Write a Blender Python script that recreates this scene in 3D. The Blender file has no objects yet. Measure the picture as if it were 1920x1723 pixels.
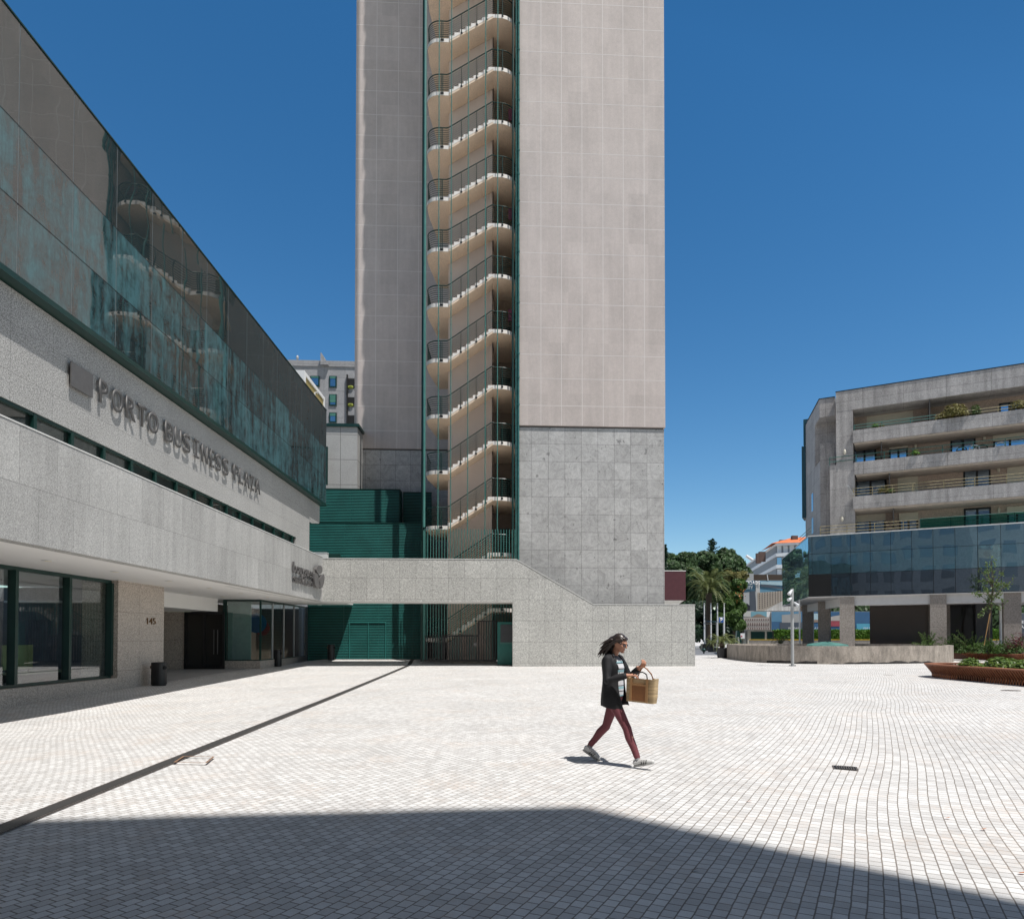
import bpy, bmesh, math, random
from mathutils import Vector, Matrix, Quaternion
R = math.radians
random.seed(7)
C = bpy.context.scene.collection
SC = bpy.context.scene
# ------------------------------------------------------------------ camera (24 mm shift lens, 1.6 m eye height)
PSI, PIT, FOC, EYE = R(3.0), R(1.1), 1280.0, 1.6
X0 = 948 + FOC*math.tan(PSI)/math.cos(PIT)
Y0 = 1195 - FOC*math.tan(PIT)
FW = Vector((math.sin(PSI)*math.cos(PIT), math.cos(PSI)*math.cos(PIT), math.sin(PIT)))
RT = Vector((math.cos(PSI), -math.sin(PSI), 0))
UP = RT.cross(FW)
FH = Vector((math.sin(PSI), math.cos(PSI), 0))
cam = bpy.data.cameras.new('camera'); co = bpy.data.objects.new('camera', cam); C.objects.link(co)
cam.sensor_width = 36; cam.lens = 24; cam.clip_end = 4000; cam.clip_start = 0.05
cam.shift_x = (960-X0)/1920; cam.shift_y = (Y0-861.5)/1920
m = Matrix((RT, UP, -FW)).transposed().to_4x4(); m.translation = Vector((0, 0, EYE)); co.matrix_world = m
SC.camera = co
# ------------------------------------------------------------------ light
SDX, SDY = -0.31, 0.32                      # ground shift of a shadow per metre of height
SUNV = Vector((-SDX, -SDY, 1)).normalized()
w = bpy.data.worlds.new('World'); SC.world = w; w.use_nodes = True
nt = w.node_tree; bg = nt.nodes['Background']
sky = nt.nodes.new('ShaderNodeTexSky'); sky.sky_type = 'NISHITA'; sky.sun_disc = False
sky.sun_elevation = math.asin(SUNV.z); sky.sun_rotation = math.atan2(SUNV.x, SUNV.y)
sky.altitude = 100; sky.air_density = 1.0; sky.dust_density = 0.0; sky.ozone_density = 1.2
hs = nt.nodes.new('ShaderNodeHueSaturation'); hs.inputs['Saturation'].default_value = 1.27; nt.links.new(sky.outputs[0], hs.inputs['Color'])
# sky greyed and dimmed towards the sun, to make shade neutral and darker
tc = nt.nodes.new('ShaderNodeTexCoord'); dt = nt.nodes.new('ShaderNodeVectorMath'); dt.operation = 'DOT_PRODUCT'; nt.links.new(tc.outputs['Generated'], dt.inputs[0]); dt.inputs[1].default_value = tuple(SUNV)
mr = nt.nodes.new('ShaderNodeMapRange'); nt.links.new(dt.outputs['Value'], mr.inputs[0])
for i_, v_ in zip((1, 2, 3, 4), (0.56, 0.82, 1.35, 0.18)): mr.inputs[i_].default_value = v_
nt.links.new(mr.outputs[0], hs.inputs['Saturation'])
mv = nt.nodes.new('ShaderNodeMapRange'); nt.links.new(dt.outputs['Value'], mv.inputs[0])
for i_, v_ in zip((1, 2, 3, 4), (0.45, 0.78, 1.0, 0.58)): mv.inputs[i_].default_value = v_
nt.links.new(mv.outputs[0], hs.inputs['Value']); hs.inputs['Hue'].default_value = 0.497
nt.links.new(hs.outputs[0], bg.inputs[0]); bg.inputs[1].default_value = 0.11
sl = bpy.data.lights.new('sun', 'SUN'); sl.energy = 4.8; sl.angle = R(0.5); sl.color = (1, 0.962, 0.92)
so = bpy.data.objects.new('sun', sl); C.objects.link(so); so.rotation_euler = SUNV.to_track_quat('Z', 'Y').to_euler()
so.location = (0, 0, 60)
SC.view_settings.view_transform = 'Standard'; SC.view_settings.look = 'None'
SC.view_settings.exposure = 0.17; SC.view_settings.gamma = 1
SC.cycles.max_bounces = 8; SC.cycles.transparent_max_bounces = 12; SC.cycles.caustics_reflective = False
# ------------------------------------------------------------------ survey helpers: read real positions off the picture
def ray(px, py): return FW + RT*((px-X0)/FOC) + UP*((Y0-py)/FOC)
O = Vector((0, 0, EYE))
def onX(px, py, X): d = ray(px, py); return O + d*(X/d.x)
def onY(px, py, Y): d = ray(px, py); return O + d*(Y/d.y)
def onZ(px, py, z=0.0): d = ray(px, py); return O + d*((z-EYE)/d.z)
def onP(px, py, p, n): d = ray(px, py); return O + d*((p-O).dot(n)/d.dot(n))
def PT(px, py, zc): d = ray(px, py); return O + d*(zc/d.dot(FH))
def GP(px, zc, z=0.0): return RT*((px-X0)/FOC*zc) + FH*zc + Vector((0, 0, z))
def CP(xc, zc, z=0.0): return RT*xc + FH*zc + Vector((0, 0, z))
# ------------------------------------------------------------------ mesh helpers
class MB:
    def __init__(s, T=None): s.bm = bmesh.new(); s.T = T
    def v(s, p):
        if s.T: p = s.T(*p)
        return s.bm.verts.new(p)
    def face(s, vs):
        try: return s.bm.faces.new(vs)
        except ValueError: return None
    def quad(s, *ps): return s.face([s.v(p) for p in ps])
    def box(s, x0, x1, y0, y1, z0, z1):
        p = [s.v((x, y, z)) for z in (z0, z1) for x, y in ((x0, y0), (x1, y0), (x1, y1), (x0, y1))]
        for f in ((3, 2, 1, 0), (4, 5, 6, 7), (0, 1, 5, 4), (1, 2, 6, 5), (2, 3, 7, 6), (3, 0, 4, 7)): s.face([p[i] for i in f])
        return s
    def prism(s, poly, a, b, axis='z'):
        """poly: 2D points; extruded from a to b along axis ('z': xy, 'y': xz, 'x': yz)"""
        def P(q, t):
            return {'z': (q[0], q[1], t), 'y': (q[0], t, q[1]), 'x': (t, q[0], q[1])}[axis]
        A = [s.v(P(q, a)) for q in poly]; B = [s.v(P(q, b)) for q in poly]
        n = len(poly); s.face(A[::-1]); s.face(B)
        for i in range(n): s.face([A[i], A[(i+1) % n], B[(i+1) % n], B[i]])
        return s
    def tube(s, pts, r, n=6, closed=False, cap=True):
        pts = [Vector(p) for p in pts]; rings = []; N = len(pts)
        rr = r if isinstance(r, (list, tuple)) else [r]*N
        for i, p in enumerate(pts):
            a = pts[i-1] if (i or closed) else p; b = pts[(i+1) % N] if (i < N-1 or closed) else p
            d = (b-a).normalized() if (b-a).length > 1e-9 else Vector((0, 0, 1))
            u = d.cross(Vector((0, 0, 1)))
            if u.length < 0.05: u = d.cross(Vector((0, 1, 0)))
            u.normalize(); w_ = d.cross(u)
            rings.append([s.v(p + (u*math.cos(2*math.pi*k/n) + w_*math.sin(2*math.pi*k/n))*rr[i]) for k in range(n)])
        for i in range(N if closed else N-1):
            A, B = rings[i], rings[(i+1) % N]
            for k in range(n): s.face([A[k], A[(k+1) % n], B[(k+1) % n], B[k]])
        if cap and not closed: s.face(rings[0]); s.face(rings[-1][::-1])
        return s
    def lathe(s, prof, c=(0, 0, 0), n=20):
        rings = [[s.v((c[0]+r*math.cos(2*math.pi*k/n), c[1]+r*math.sin(2*math.pi*k/n), c[2]+z)) for k in range(n)] for r, z in prof]
        for A, B in zip(rings, rings[1:]):
            for k in range(n): s.face([A[k], A[(k+1) % n], B[(k+1) % n], B[k]])
        s.face(rings[0][::-1]); s.face(rings[-1]); return s
    def ball(s, c, r, seg=12, rg=8, rot=None):
        r = (r, r, r) if not isinstance(r, (tuple, list)) else r; c = Vector(c)
        M = rot or Matrix.Identity(3); rings = []
        for i in range(1, rg):
            t = math.pi*i/rg
            rings.append([s.v(c + M @ Vector((r[0]*math.sin(t)*math.cos(2*math.pi*k/seg), r[1]*math.sin(t)*math.sin(2*math.pi*k/seg), r[2]*math.cos(t)))) for k in range(seg)])
        top = s.v(c + M @ Vector((0, 0, r[2]))); bot = s.v(c - M @ Vector((0, 0, r[2])))
        for k in range(seg): s.face([top, rings[0][k], rings[0][(k+1) % seg]]); s.face([bot, rings[-1][(k+1) % seg], rings[-1][k]])
        for A, B in zip(rings, rings[1:]):
            for k in range(seg): s.face([A[k], B[k], B[(k+1) % seg], A[(k+1) % seg]])
        return s
    def mesh(s, name, fix=True):
        if fix: bmesh.ops.recalc_face_normals(s.bm, faces=s.bm.faces)
        me = bpy.data.meshes.new(name); s.bm.to_mesh(me); s.bm.free(); return me
def Wm(o):
    M = o.matrix_basis.copy()
    while o.parent: o = o.parent; M = o.matrix_basis @ M
    return M
def smooth(me, on=True):
    for p in me.polygons: p.use_smooth = on
def part(mb, name, mat, parent, label=None, sm=False, kind=None, fix=True):
    me = mb.mesh(name, fix) if isinstance(mb, MB) else mb
    me.transform(Wm(parent).inverted()); me.materials.append(mat)
    if sm: smooth(me)
    o = bpy.data.objects.new(name, me); C.objects.link(o); o.parent = parent
    if label: o['label'] = label
    if kind: o['kind'] = kind
    return o
def solo(mb, name, mat, label, cat, group=None, sm=False, kind=None, fix=True):
    me = mb.mesh(name, fix) if isinstance(mb, MB) else mb
    vs = [v.co for v in me.vertices]
    c = Vector(((min(v.x for v in vs)+max(v.x for v in vs))/2, (min(v.y for v in vs)+max(v.y for v in vs))/2, min(v.z for v in vs)))
    me.transform(Matrix.Translation(-c)); me.materials.append(mat)
    if sm: smooth(me)
    o = bpy.data.objects.new(name, me); C.objects.link(o); o.location = c
    if label: o['label'] = label
    if cat: o['category'] = cat
    if group: o['group'] = group
    if kind: o['kind'] = kind
    return o
def thing(name, label, cat, loc, group=None, rz=0):
    o = bpy.data.objects.new(name, None); C.objects.link(o); o.location = loc; o.rotation_euler = (0, 0, rz)
    o.empty_display_size = 0.2
    o['label'] = label; o['category'] = cat
    if group: o['group'] = group
    return o
def dup(root, loc, label=None, rz=None, scale=None):
    def cp(o, par):
        c = o.copy(); C.objects.link(c); c.parent = par
        for ch in o.children: cp(ch, c)
        return c
    r = cp(root, None); r.location = loc
    if rz is not None: r.rotation_euler = (0, 0, rz)
    if scale: r.scale = (scale,)*3
    if label: r['label'] = label
    return r
# ------------------------------------------------------------------ materials
class N:
    def __init__(s, name):
        s.m = bpy.data.materials.new(name); s.m.use_nodes = True; s.t = s.m.node_tree
        s.b = s.t.nodes['Principled BSDF']; s.out = s.t.nodes['Material Output']
    def n(s, ty, **kw):
        x = s.t.nodes.new('ShaderNode'+ty)
        for k, v in kw.items(): setattr(x, k, v)
        return x
    def l(s, a, b): s.t.links.new(a, b)
    def pos(s): return s.n('NewGeometry').outputs['Position']
    def noise(s, vec, scale, det=2, rough=0.5, dist=0):
        x = s.n('TexNoise'); x.inputs['Scale'].default_value = scale; x.inputs['Detail'].default_value = det
        x.inputs['Roughness'].default_value = rough; x.inputs['Distortion'].default_value = dist
        s.l(vec, x.inputs['Vector']); return x.outputs['Fac']
    def rng(s, v, a, b, c, d):
        x = s.n('MapRange'); x.clamp = True
        for i, q in zip((1, 2, 3, 4), (a, b, c, d)): x.inputs[i].default_value = q
        s.l(v, x.inputs[0]); return x.outputs[0]
    def math(s, op, a, b=None):
        x = s.n('Math', operation=op)
        for i, q in enumerate((a, b)):
            if q is None: continue
            if isinstance(q, (int, float)): x.inputs[i].default_value = q
            else: s.l(q, x.inputs[i])
        return x.outputs[0]
    def mix(s, f, a, b, mode='MIX'):
        x = s.n('Mix', data_type='RGBA', blend_type=mode)
        for i, q in ((0, f), (6, a), (7, b)):
            if isinstance(q, (int, float)): x.inputs[i].default_value = q
            elif isinstance(q, tuple): x.inputs[i].default_value = (*q[:3], 1)
            else: s.l(q, x.inputs[i])
        return x.outputs[2]
    def bump(s, h, st=0.3, d=0.01):
        x = s.n('Bump'); x.inputs['Strength'].default_value = st; x.inputs['Distance'].default_value = d
        s.l(h, x.inputs['Height']); s.l(x.outputs[0], s.b.inputs['Normal'])
    def scalev(s, vec, v):
        x = s.n('VectorMath', operation='MULTIPLY'); s.l(vec, x.inputs[0]); x.inputs[1].default_value = v; return x.outputs[0]
    def val(s, col, f):
        x = s.n('HueSaturation')
        if isinstance(col, tuple): x.inputs['Color'].default_value = (*col[:3], 1)
        else: s.l(col, x.inputs['Color'])
        s.l(f, x.inputs['Value']); return x.outputs[0]
def mul(c, k): return tuple(min(1, x*k) for x in c)
def plain(name, c, rough=0.6, metal=0, var=0.12, sc=3.0, bump=0, emit=0, spec=0.4, fine=0):
    q = N(name); p = q.pos()
    f = q.rng(q.noise(p, sc, 4, 0.6), 0.3, 0.7, 1-var, 1+var)
    if fine: f = q.math('MULTIPLY', f, q.rng(q.noise(p, fine, 2), 0.35, 0.65, 0.85, 1.12))
    q.l(q.val(c, f), q.b.inputs['Base Color'])
    q.b.inputs['Roughness'].default_value = rough; q.b.inputs['Metallic'].default_value = metal
    q.b.inputs['Specular IOR Level'].default_value = spec
    if bump: q.bump(q.noise(p, sc*6, 4), bump, 0.02)
    if emit: q.b.inputs['Emission Color'].default_value = (*c, 1); q.b.inputs['Emission Strength'].default_value = emit
    return q.m
def granite(name, c, udir=(1, 0, 0), pw=1.0, ph=1.0, uo=0, vo=0, joint=0.55, jw=0.007, off=0.0, var=0.06, s1=55, s2=18, sp=0.35, stain=0.08, rough=0.7, veins=0, streak=0):
    q = N(name); p = q.pos()
    d = q.n('VectorMath', operation='DOT_PRODUCT'); q.l(p, d.inputs[0]); d.inputs[1].default_value = udir
    sx = q.n('SeparateXYZ'); q.l(p, sx.inputs[0])
    cx = q.n('CombineXYZ'); q.l(q.math('ADD', d.outputs['Value'], -uo+300*pw), cx.inputs[0]); q.l(q.math('ADD', sx.outputs['Z'], -vo+300*ph), cx.inputs[1])
    br = q.n('TexBrick'); br.offset = off; br.squash = 1; q.l(cx.outputs[0], br.inputs['Vector'])
    for k, v in (('Scale', 1), ('Mortar Size', jw), ('Mortar Smooth', 0.2), ('Bias', 0), ('Brick Width', pw), ('Row Height', ph)): br.inputs[k].default_value = v
    br.inputs['Color1'].default_value = (*mul(c, 1-var), 1); br.inputs['Color2'].default_value = (*mul(c, 1+var), 1); br.inputs['Mortar'].default_value = (*mul(c, joint), 1)
    f = q.math('MULTIPLY', q.rng(q.noise(p, s1, 2, 0.7), 0.36, 0.62, 1-sp, 1+sp*0.55), q.rng(q.noise(p, s2, 3, 0.7), 0.35, 0.65, 1-sp*0.45, 1+sp*0.3))
    f = q.math('MULTIPLY', f, q.rng(q.noise(p, 0.55, 4, 0.6), 0.3, 0.7, 1-stain, 1+stain))
    if veins:
        f = q.math('MULTIPLY', f, q.rng(q.noise(p, 1.6, 6, 0.7, 2.5), 0.35, 0.6, 1-veins, 1+veins*0.5))
        f = q.math('MULTIPLY', f, q.rng(q.noise(q.scalev(p, (3.1, 3.1, 2.0)), 1.3, 2), 0.70, 0.74, 1, 0.55))
    if streak:
        f = q.math('MULTIPLY', f, q.rng(q.noise(q.scalev(p, (2.2, 2.2, 0.22)), 1.2, 5, 0.65), 0.35, 0.62, 1-streak, 1+streak*0.4))
    q.l(q.val(br.outputs['Color'], f), q.b.inputs['Base Color']); q.b.inputs['Roughness'].default_value = rough
    q.b.inputs['Specular IOR Level'].default_value = 0.3
    q.bump(q.math('SUBTRACT', q.noise(p, s1, 2), q.math('MULTIPLY', br.outputs['Fac'], 1.0)), 0.25, 0.01)
    return q.m
def mirror(name, tint, refl, dirt=(0.02, 0.06, 0.06), dirtamt=0.0, nofs=(0, 0, 0), wav=0.012, wsc=0.7, body=(0.01, 0.015, 0.016), ud=(0, 1, 0), low=None, pane=None):
    """coated glazing: reflective sheet over a dark body, slightly wavy panes, run-down grime"""
    q = N(name); p = q.pos(); t = q.t
    g = q.n('NewGeometry')
    nz = q.n('TexNoise'); nz.inputs['Scale'].default_value = wsc; nz.inputs['Detail'].default_value = 1.5; q.l(p, nz.inputs['Vector'])
    a = q.n('VectorMath', operation='SUBTRACT'); q.l(nz.outputs['Color'], a.inputs[0]); a.inputs[1].default_value = (0.5, 0.5, 0.5)
    b = q.n('VectorMath', operation='SCALE'); q.l(a.outputs[0], b.inputs[0]); b.inputs['Scale'].default_value = wav*2
    c = q.n('VectorMath', operation='ADD'); q.l(b.outputs[0], c.inputs[0]); q.l(g.outputs['Normal'], c.inputs[1])
    e = q.n('VectorMath', operation='ADD'); q.l(c.outputs[0], e.inputs[0]); e.inputs[1].default_value = nofs
    wn = None
    if pane:      # every pane sits at its own slight angle and is dirtied differently
        s2 = q.n('SeparateXYZ'); q.l(p, s2.inputs[0]); fy = q.math('FLOOR', q.math('DIVIDE', q.math('SUBTRACT', s2.outputs['Y'], pane[0]), pane[1]))
        fz = q.math('FLOOR', q.math('DIVIDE', q.math('SUBTRACT', s2.outputs['Z'], pane[2]), pane[3])); cb = q.n('CombineXYZ'); q.l(fy, cb.inputs[0]); q.l(fz, cb.inputs[1])
        wn = q.n('TexWhiteNoise', noise_dimensions='3D'); q.l(cb.outputs[0], wn.inputs['Vector'])
        w1 = q.n('VectorMath', operation='SUBTRACT'); q.l(wn.outputs['Color'], w1.inputs[0]); w1.inputs[1].default_value = (.5, .5, .5)
        w2 = q.n('VectorMath', operation='SCALE'); q.l(w1.outputs[0], w2.inputs[0]); w2.inputs['Scale'].default_value = .012
        w3 = q.n('VectorMath', operation='ADD'); q.l(w2.outputs[0], w3.inputs[0]); q.l(e.outputs[0], w3.inputs[1]); e = w3
    nn = q.n('VectorMath', operation='NORMALIZE'); q.l(e.outputs[0], nn.inputs[0])
    gl = q.n('BsdfGlossy'); gl.inputs['Roughness'].default_value = 0.012; gl.inputs['Color'].default_value = (*tint, 1); q.l(nn.outputs[0], gl.inputs['Normal'])
    q.b.inputs['Roughness'].default_value = 0.5; q.b.inputs['Specular IOR Level'].default_value = 0.2
    st = q.noise(q.scalev(p, (2.2, 2.2, 0.4)), 1.3, 9, 0.75)
    st2 = q.noise(p, 2.3, 8, 0.75, 0.6)
    sm_ = q.math('ADD', q.math('MULTIPLY', st, 0.6), q.math('MULTIPLY', st2, 0.4))
    if wn: sm_ = q.math('ADD', sm_, q.math('MULTIPLY', q.math('SUBTRACT', wn.outputs['Value'], .5), .11))
    df = q.rng(sm_, 0.43, 0.60, 0.0, 1.0)
    if low is not None:      # grime is heavier on the panes below this height
        sx = q.n('SeparateXYZ'); q.l(p, sx.inputs[0])
        df = q.math('MULTIPLY', df, q.rng(sx.outputs['Z'], low, low+0.02, 1.0, 0.06))
    q.l(q.mix(q.math('MULTIPLY', df, 1.0 if dirtamt else 0.0), body, dirt), q.b.inputs['Base Color'])
    mx = q.n('MixShader'); q.l(q.b.outputs[0], mx.inputs[1]); q.l(gl.outputs[0], mx.inputs[2])
    fr = q.n('LayerWeight'); fr.inputs['Blend'].default_value = 0.25
    fac = q.math('ADD', q.math('MULTIPLY', fr.outputs['Fresnel'], 0.25), refl)
    fac = q.math('MULTIPLY', fac, q.math('SUBTRACT', 1.0, q.math('MULTIPLY', df, dirtamt)))
    q.l(fac, mx.inputs[0]); q.l(mx.outputs[0], q.out.inputs['Surface'])
    return q.m
def clearglass(name, tint=(0.75, 0.85, 0.83), refl=0.16, trans=0.75):
    q = N(name)
    tr = q.n('BsdfTransparent'); tr.inputs[0].default_value = (*tint, 1)
    gl = q.n('BsdfGlossy'); gl.inputs['Roughness'].default_value = 0.01; gl.inputs['Color'].default_value = (0.95, 0.97, 1, 1)
    fr = q.n('LayerWeight'); fr.inputs['Blend'].default_value = 0.3
    f = q.math('ADD', q.math('MULTIPLY', fr.outputs['Fresnel'], 0.5), refl)
    mx = q.n('MixShader'); q.l(f, mx.inputs[0]); q.l(tr.outputs[0], mx.inputs[1]); q.l(gl.outputs[0], mx.inputs[2]); q.l(mx.outputs[0], q.out.inputs['Surface'])
    return q.m
def foliage(name, a, b, sc=1.2, rough=0.55):
    q = N(name); p = q.pos()
    f = q.rng(q.math('ADD', q.math('MULTIPLY', q.noise(p, sc, 3), 0.6), q.math('MULTIPLY', q.noise(p, sc*9, 2), 0.4)), 0.36, 0.64, 0, 1)
    q.l(q.mix(f, a, b), q.b.inputs['Base Color']); q.b.inputs['Roughness'].default_value = rough
    q.b.inputs['Specular IOR Level'].default_value = 0.35
    tr = q.n('BsdfTranslucent'); q.l(q.mix(f, mul(a, 1.4), mul(b, 1.4)), tr.inputs[0])
    mx = q.n('MixShader'); mx.inputs[0].default_value = 0.25; q.l(q.b.outputs[0], mx.inputs[1]); q.l(tr.outputs[0], mx.inputs[2]); q.l(mx.outputs[0], q.out.inputs['Surface'])
    return q.m
def wood(name, a, b, ud=(1, 1, 0)):
    q = N(name); p = q.pos()
    f = q.rng(q.noise(q.scalev(p, (9, 9, 1.2)), 1.5, 5, 0.7), 0.3, 0.7, 0, 1)
    q.l(q.mix(f, a, b), q.b.inputs['Base Color']); q.b.inputs['Roughness'].default_value = 0.5; q.bump(f, 0.2, 0.005); return q.m
def paving(name):
    """10 cm granite setts laid in courses 30 degrees off the building line, gently wandering"""
    q = N(name); p = q.pos()
    nz = q.n('TexNoise'); nz.inputs['Scale'].default_value = 0.16; nz.inputs['Detail'].default_value = 1; q.l(p, nz.inputs['Vector'])
    a = q.n('VectorMath', operation='SUBTRACT'); q.l(nz.outputs['Color'], a.inputs[0]); a.inputs[1].default_value = (.5, .5, .5)
    b = q.n('VectorMath', operation='SCALE'); q.l(a.outputs[0], b.inputs[0]); b.inputs['Scale'].default_value = 0.36
    n2 = q.n('TexNoise'); n2.inputs['Scale'].default_value = 5; n2.inputs['Detail'].default_value = 1; q.l(p, n2.inputs['Vector'])
    a2 = q.n('VectorMath', operation='SUBTRACT'); q.l(n2.outputs['Color'], a2.inputs[0]); a2.inputs[1].default_value = (.5, .5, .5)
    b2 = q.n('VectorMath', operation='SCALE'); q.l(a2.outputs[0], b2.inputs[0]); b2.inputs['Scale'].default_value = 0.012
    c = q.n('VectorMath', operation='ADD'); q.l(b.outputs[0], c.inputs[0]); q.l(p, c.inputs[1])
    c2 = q.n('VectorMath', operation='ADD'); q.l(b2.outputs[0], c2.inputs[0]); q.l(c.outputs[0], c2.inputs[1])
    mp = q.n('Mapping'); mp.inputs['Rotation'].default_value = (0, 0, -R(60.5)); mp.inputs['Location'].default_value = (500, 500, 0); q.l(c2.outputs[0], mp.inputs[0])
    br = q.n('TexBrick'); br.offset = 0.42; br.offset_frequency = 2; q.l(mp.outputs[0], br.inputs['Vector'])
    for k, v in (('Scale', 1), ('Mortar Size', 0.0052), ('Mortar Smooth', 0.25), ('Bias', 0), ('Brick Width', 0.100), ('Row Height', 0.088)): br.inputs[k].default_value = v
    br.inputs['Color1'].default_value = (0.53, 0.52, 0.505, 1); br.inputs['Color2'].default_value = (0.70, 0.695, 0.68, 1); br.inputs['Mortar'].default_value = (0.23, 0.205, 0.18, 1)
    f = q.math('MULTIPLY', q.rng(q.noise(p, 0.35, 6, 0.65), 0.3, 0.7, 0.88, 1.07), q.rng(q.noise(p, 130, 2, 0.7), 0.35, 0.65, 0.88, 1.08))
    f = q.math('MULTIPLY', f, q.rng(q.noise(p, 6.0, 3, 0.6), 0.3, 0.7, 0.94, 1.05))
    col = q.val(br.outputs['Color'], f)
    rust = q.math('MULTIPLY', q.rng(q.noise(p, 0.9, 5, 0.7), 0.5, 0.72, 0, 0.6), q.rng(q.noise(p, 14, 2, 0.6), 0.45, 0.6, 0.2, 1))
    col = q.mix(rust, col, (0.56, 0.46, 0.38))
    sp_ = q.math('MULTIPLY', q.rng(q.noise(p, 1.7, 7, .75, 1.0), .64, .70, 0, .35), q.rng(q.noise(p, .21, 3), .48, .6, 0, 1))
    col = q.mix(sp_, col, (.30, .275, .25))
    q.l(col, q.b.inputs['Base Color']); q.b.inputs['Roughness'].default_value = 0.75; q.b.inputs['Specular IOR Level'].default_value = 0.25
    h = q.math('SUBTRACT', q.math('MULTIPLY', q.noise(p, 25, 2), 0.35), br.outputs['Fac'])
    q.bump(h, 0.55, 0.012); return q.m
M = {}
M['paving'] = paving('sett_paving')
M['asphalt'] = plain('asphalt', (0.16, 0.165, 0.175), 0.85, var=0.1, sc=0.6, fine=40)
M['smoothpave'] = plain('smooth_pavement', (0.36, 0.35, 0.34), 0.8, var=0.06, sc=1, fine=60)
G_L = (0.42, 0.415, 0.40)
M['gr_left'] = granite('granite_fascia', mul(G_L, 1.04), (0, 1, 0), 1.18, 1.2, 0.3, 3.55, joint=0.62, sp=0.46, s1=60, s2=26, streak=.12, var=.07, off=0.5)
M['gr_leftup'] = granite('granite_upper_wall', mul(G_L, 0.98), (0, 1, 0), 1.3, 1.0, 0, 7.0, joint=0.7, sp=0.55, var=0.03, s1=42, s2=22)
M['gr_wall'] = granite('granite_bridge_wall', (0.47, 0.465, 0.44), (1, 0, 0), 0.885, 1.17, 0.40, 0.18, joint=0.62, sp=0.40, var=0.045, s1=30, s2=12, jw=.012)
M['gr_tower'] = granite('granite_tower_base', (0.425, 0.42, 0.41), (1, 0, 0), 0.98, 1.045, 0.55, 3.62, joint=0.5, sp=0.24, var=0.09, veins=0.20, jw=0.012)
M['gr_pillar'] = granite('granite_pillar', (0.50, 0.44, 0.385), (0, 1, 0), 3.2, 1.02, 0, 0.45, joint=0.55, sp=0.5, s1=38, s2=20, var=0.02)
M['gr_box'] = granite('granite_box', (0.37, 0.37, 0.36), (1, 0, 0), 3.5, 1.6, 0, 0.1, joint=0.45, sp=0.2, var=0.03, jw=0.02)
M['coping'] = plain('pale_coping', (0.62, 0.62, 0.60), 0.6)
M['soffit'] = plain('white_soffit', (0.80, 0.79, 0.77), 0.7, var=0.015, sc=0.5)
M['green'] = plain('green_paint', (0.007, 0.034, 0.028), 0.35, var=0.12, sc=2)
M['greenlt'] = plain('green_pole_paint', (0.055, 0.17, 0.15), 0.4, var=0.12, sc=3)
M['louver'] = plain('green_louvre', (0.018, 0.145, 0.13), 0.4, var=0.18, sc=1.1)
M['black'] = plain('black_plastic', (0.012, 0.012, 0.013), 0.4)
M['dark'] = plain('dark_void', (0.006, 0.007, 0.008), 0.8)
M['tile'] = granite('pinkish_render_tiles', (0.50, 0.443, 0.413), (1, 0, 0), 1.2, 3.02, 0.1, 0.9, joint=1.0, jw=0.0, sp=0.08, s1=30, s2=4, var=0.05, stain=0.06, rough=0.85, streak=0.06)
M['tileline'] = plain('white_grout', (0.62, 0.58, 0.555), 0.8, var=0.03)
M['stucco'] = plain('beige_stucco', (0.70, 0.56, 0.43), 0.85, var=0.06, sc=0.8, fine=20)
M['step'] = plain('white_step_edge', (0.72, 0.68, 0.63), 0.75, var=0.05, sc=2)
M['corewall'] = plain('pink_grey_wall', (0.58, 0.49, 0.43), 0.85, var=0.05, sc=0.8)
M['pipe'] = plain('galvanised_green_pipe', (0.05, 0.15, 0.13), 0.2, metal=0.3, var=0.3, sc=5)
M['steel'] = plain('brushed_steel', (0.13, 0.127, 0.125), 0.5, metal=0.35, var=0.1, sc=8)
M['brass'] = plain('aged_brass', (0.17, 0.09, 0.03), 0.4, metal=0.6)
M['greypaint'] = plain('grey_paint', (0.36, 0.37, 0.37), 0.45, var=0.04)
M['white'] = plain('white_paint', (0.72, 0.73, 0.73), 0.5, var=0.03)
M['ochre'] = plain('ochre_panel', (0.34, 0.27, 0.11), 0.6, var=0.1, sc=6)
M['iron'] = plain('rusty_iron', (0.10, 0.085, 0.075), 0.6, var=0.35, sc=5, fine=30)
M['glass_left'] = mirror('left_curtain_wall_glass', (0.80, 0.76, 0.72), 0.24, dirt=(0.055, 0.142, 0.16), dirtamt=0.5, nofs=(0, 0.048, 0), wav=0.007, wsc=0.9, low=11.85, pane=(13.87, 1.722, 8.68, 1.58), body=(0.008, 0.02, 0.022))
M['glass_band'] = mirror('strip_window_glass', (0.8, 0.85, 0.82), 0.14, wav=0.004, body=(0.015, 0.02, 0.017))
M['clear'] = clearglass('shop_window_glass')
M['doorglass'] = mirror('dark_door_glass', (0.7, 0.7, 0.7), 0.06, wav=0.002, body=(0.004, 0.004, 0.004))
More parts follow.
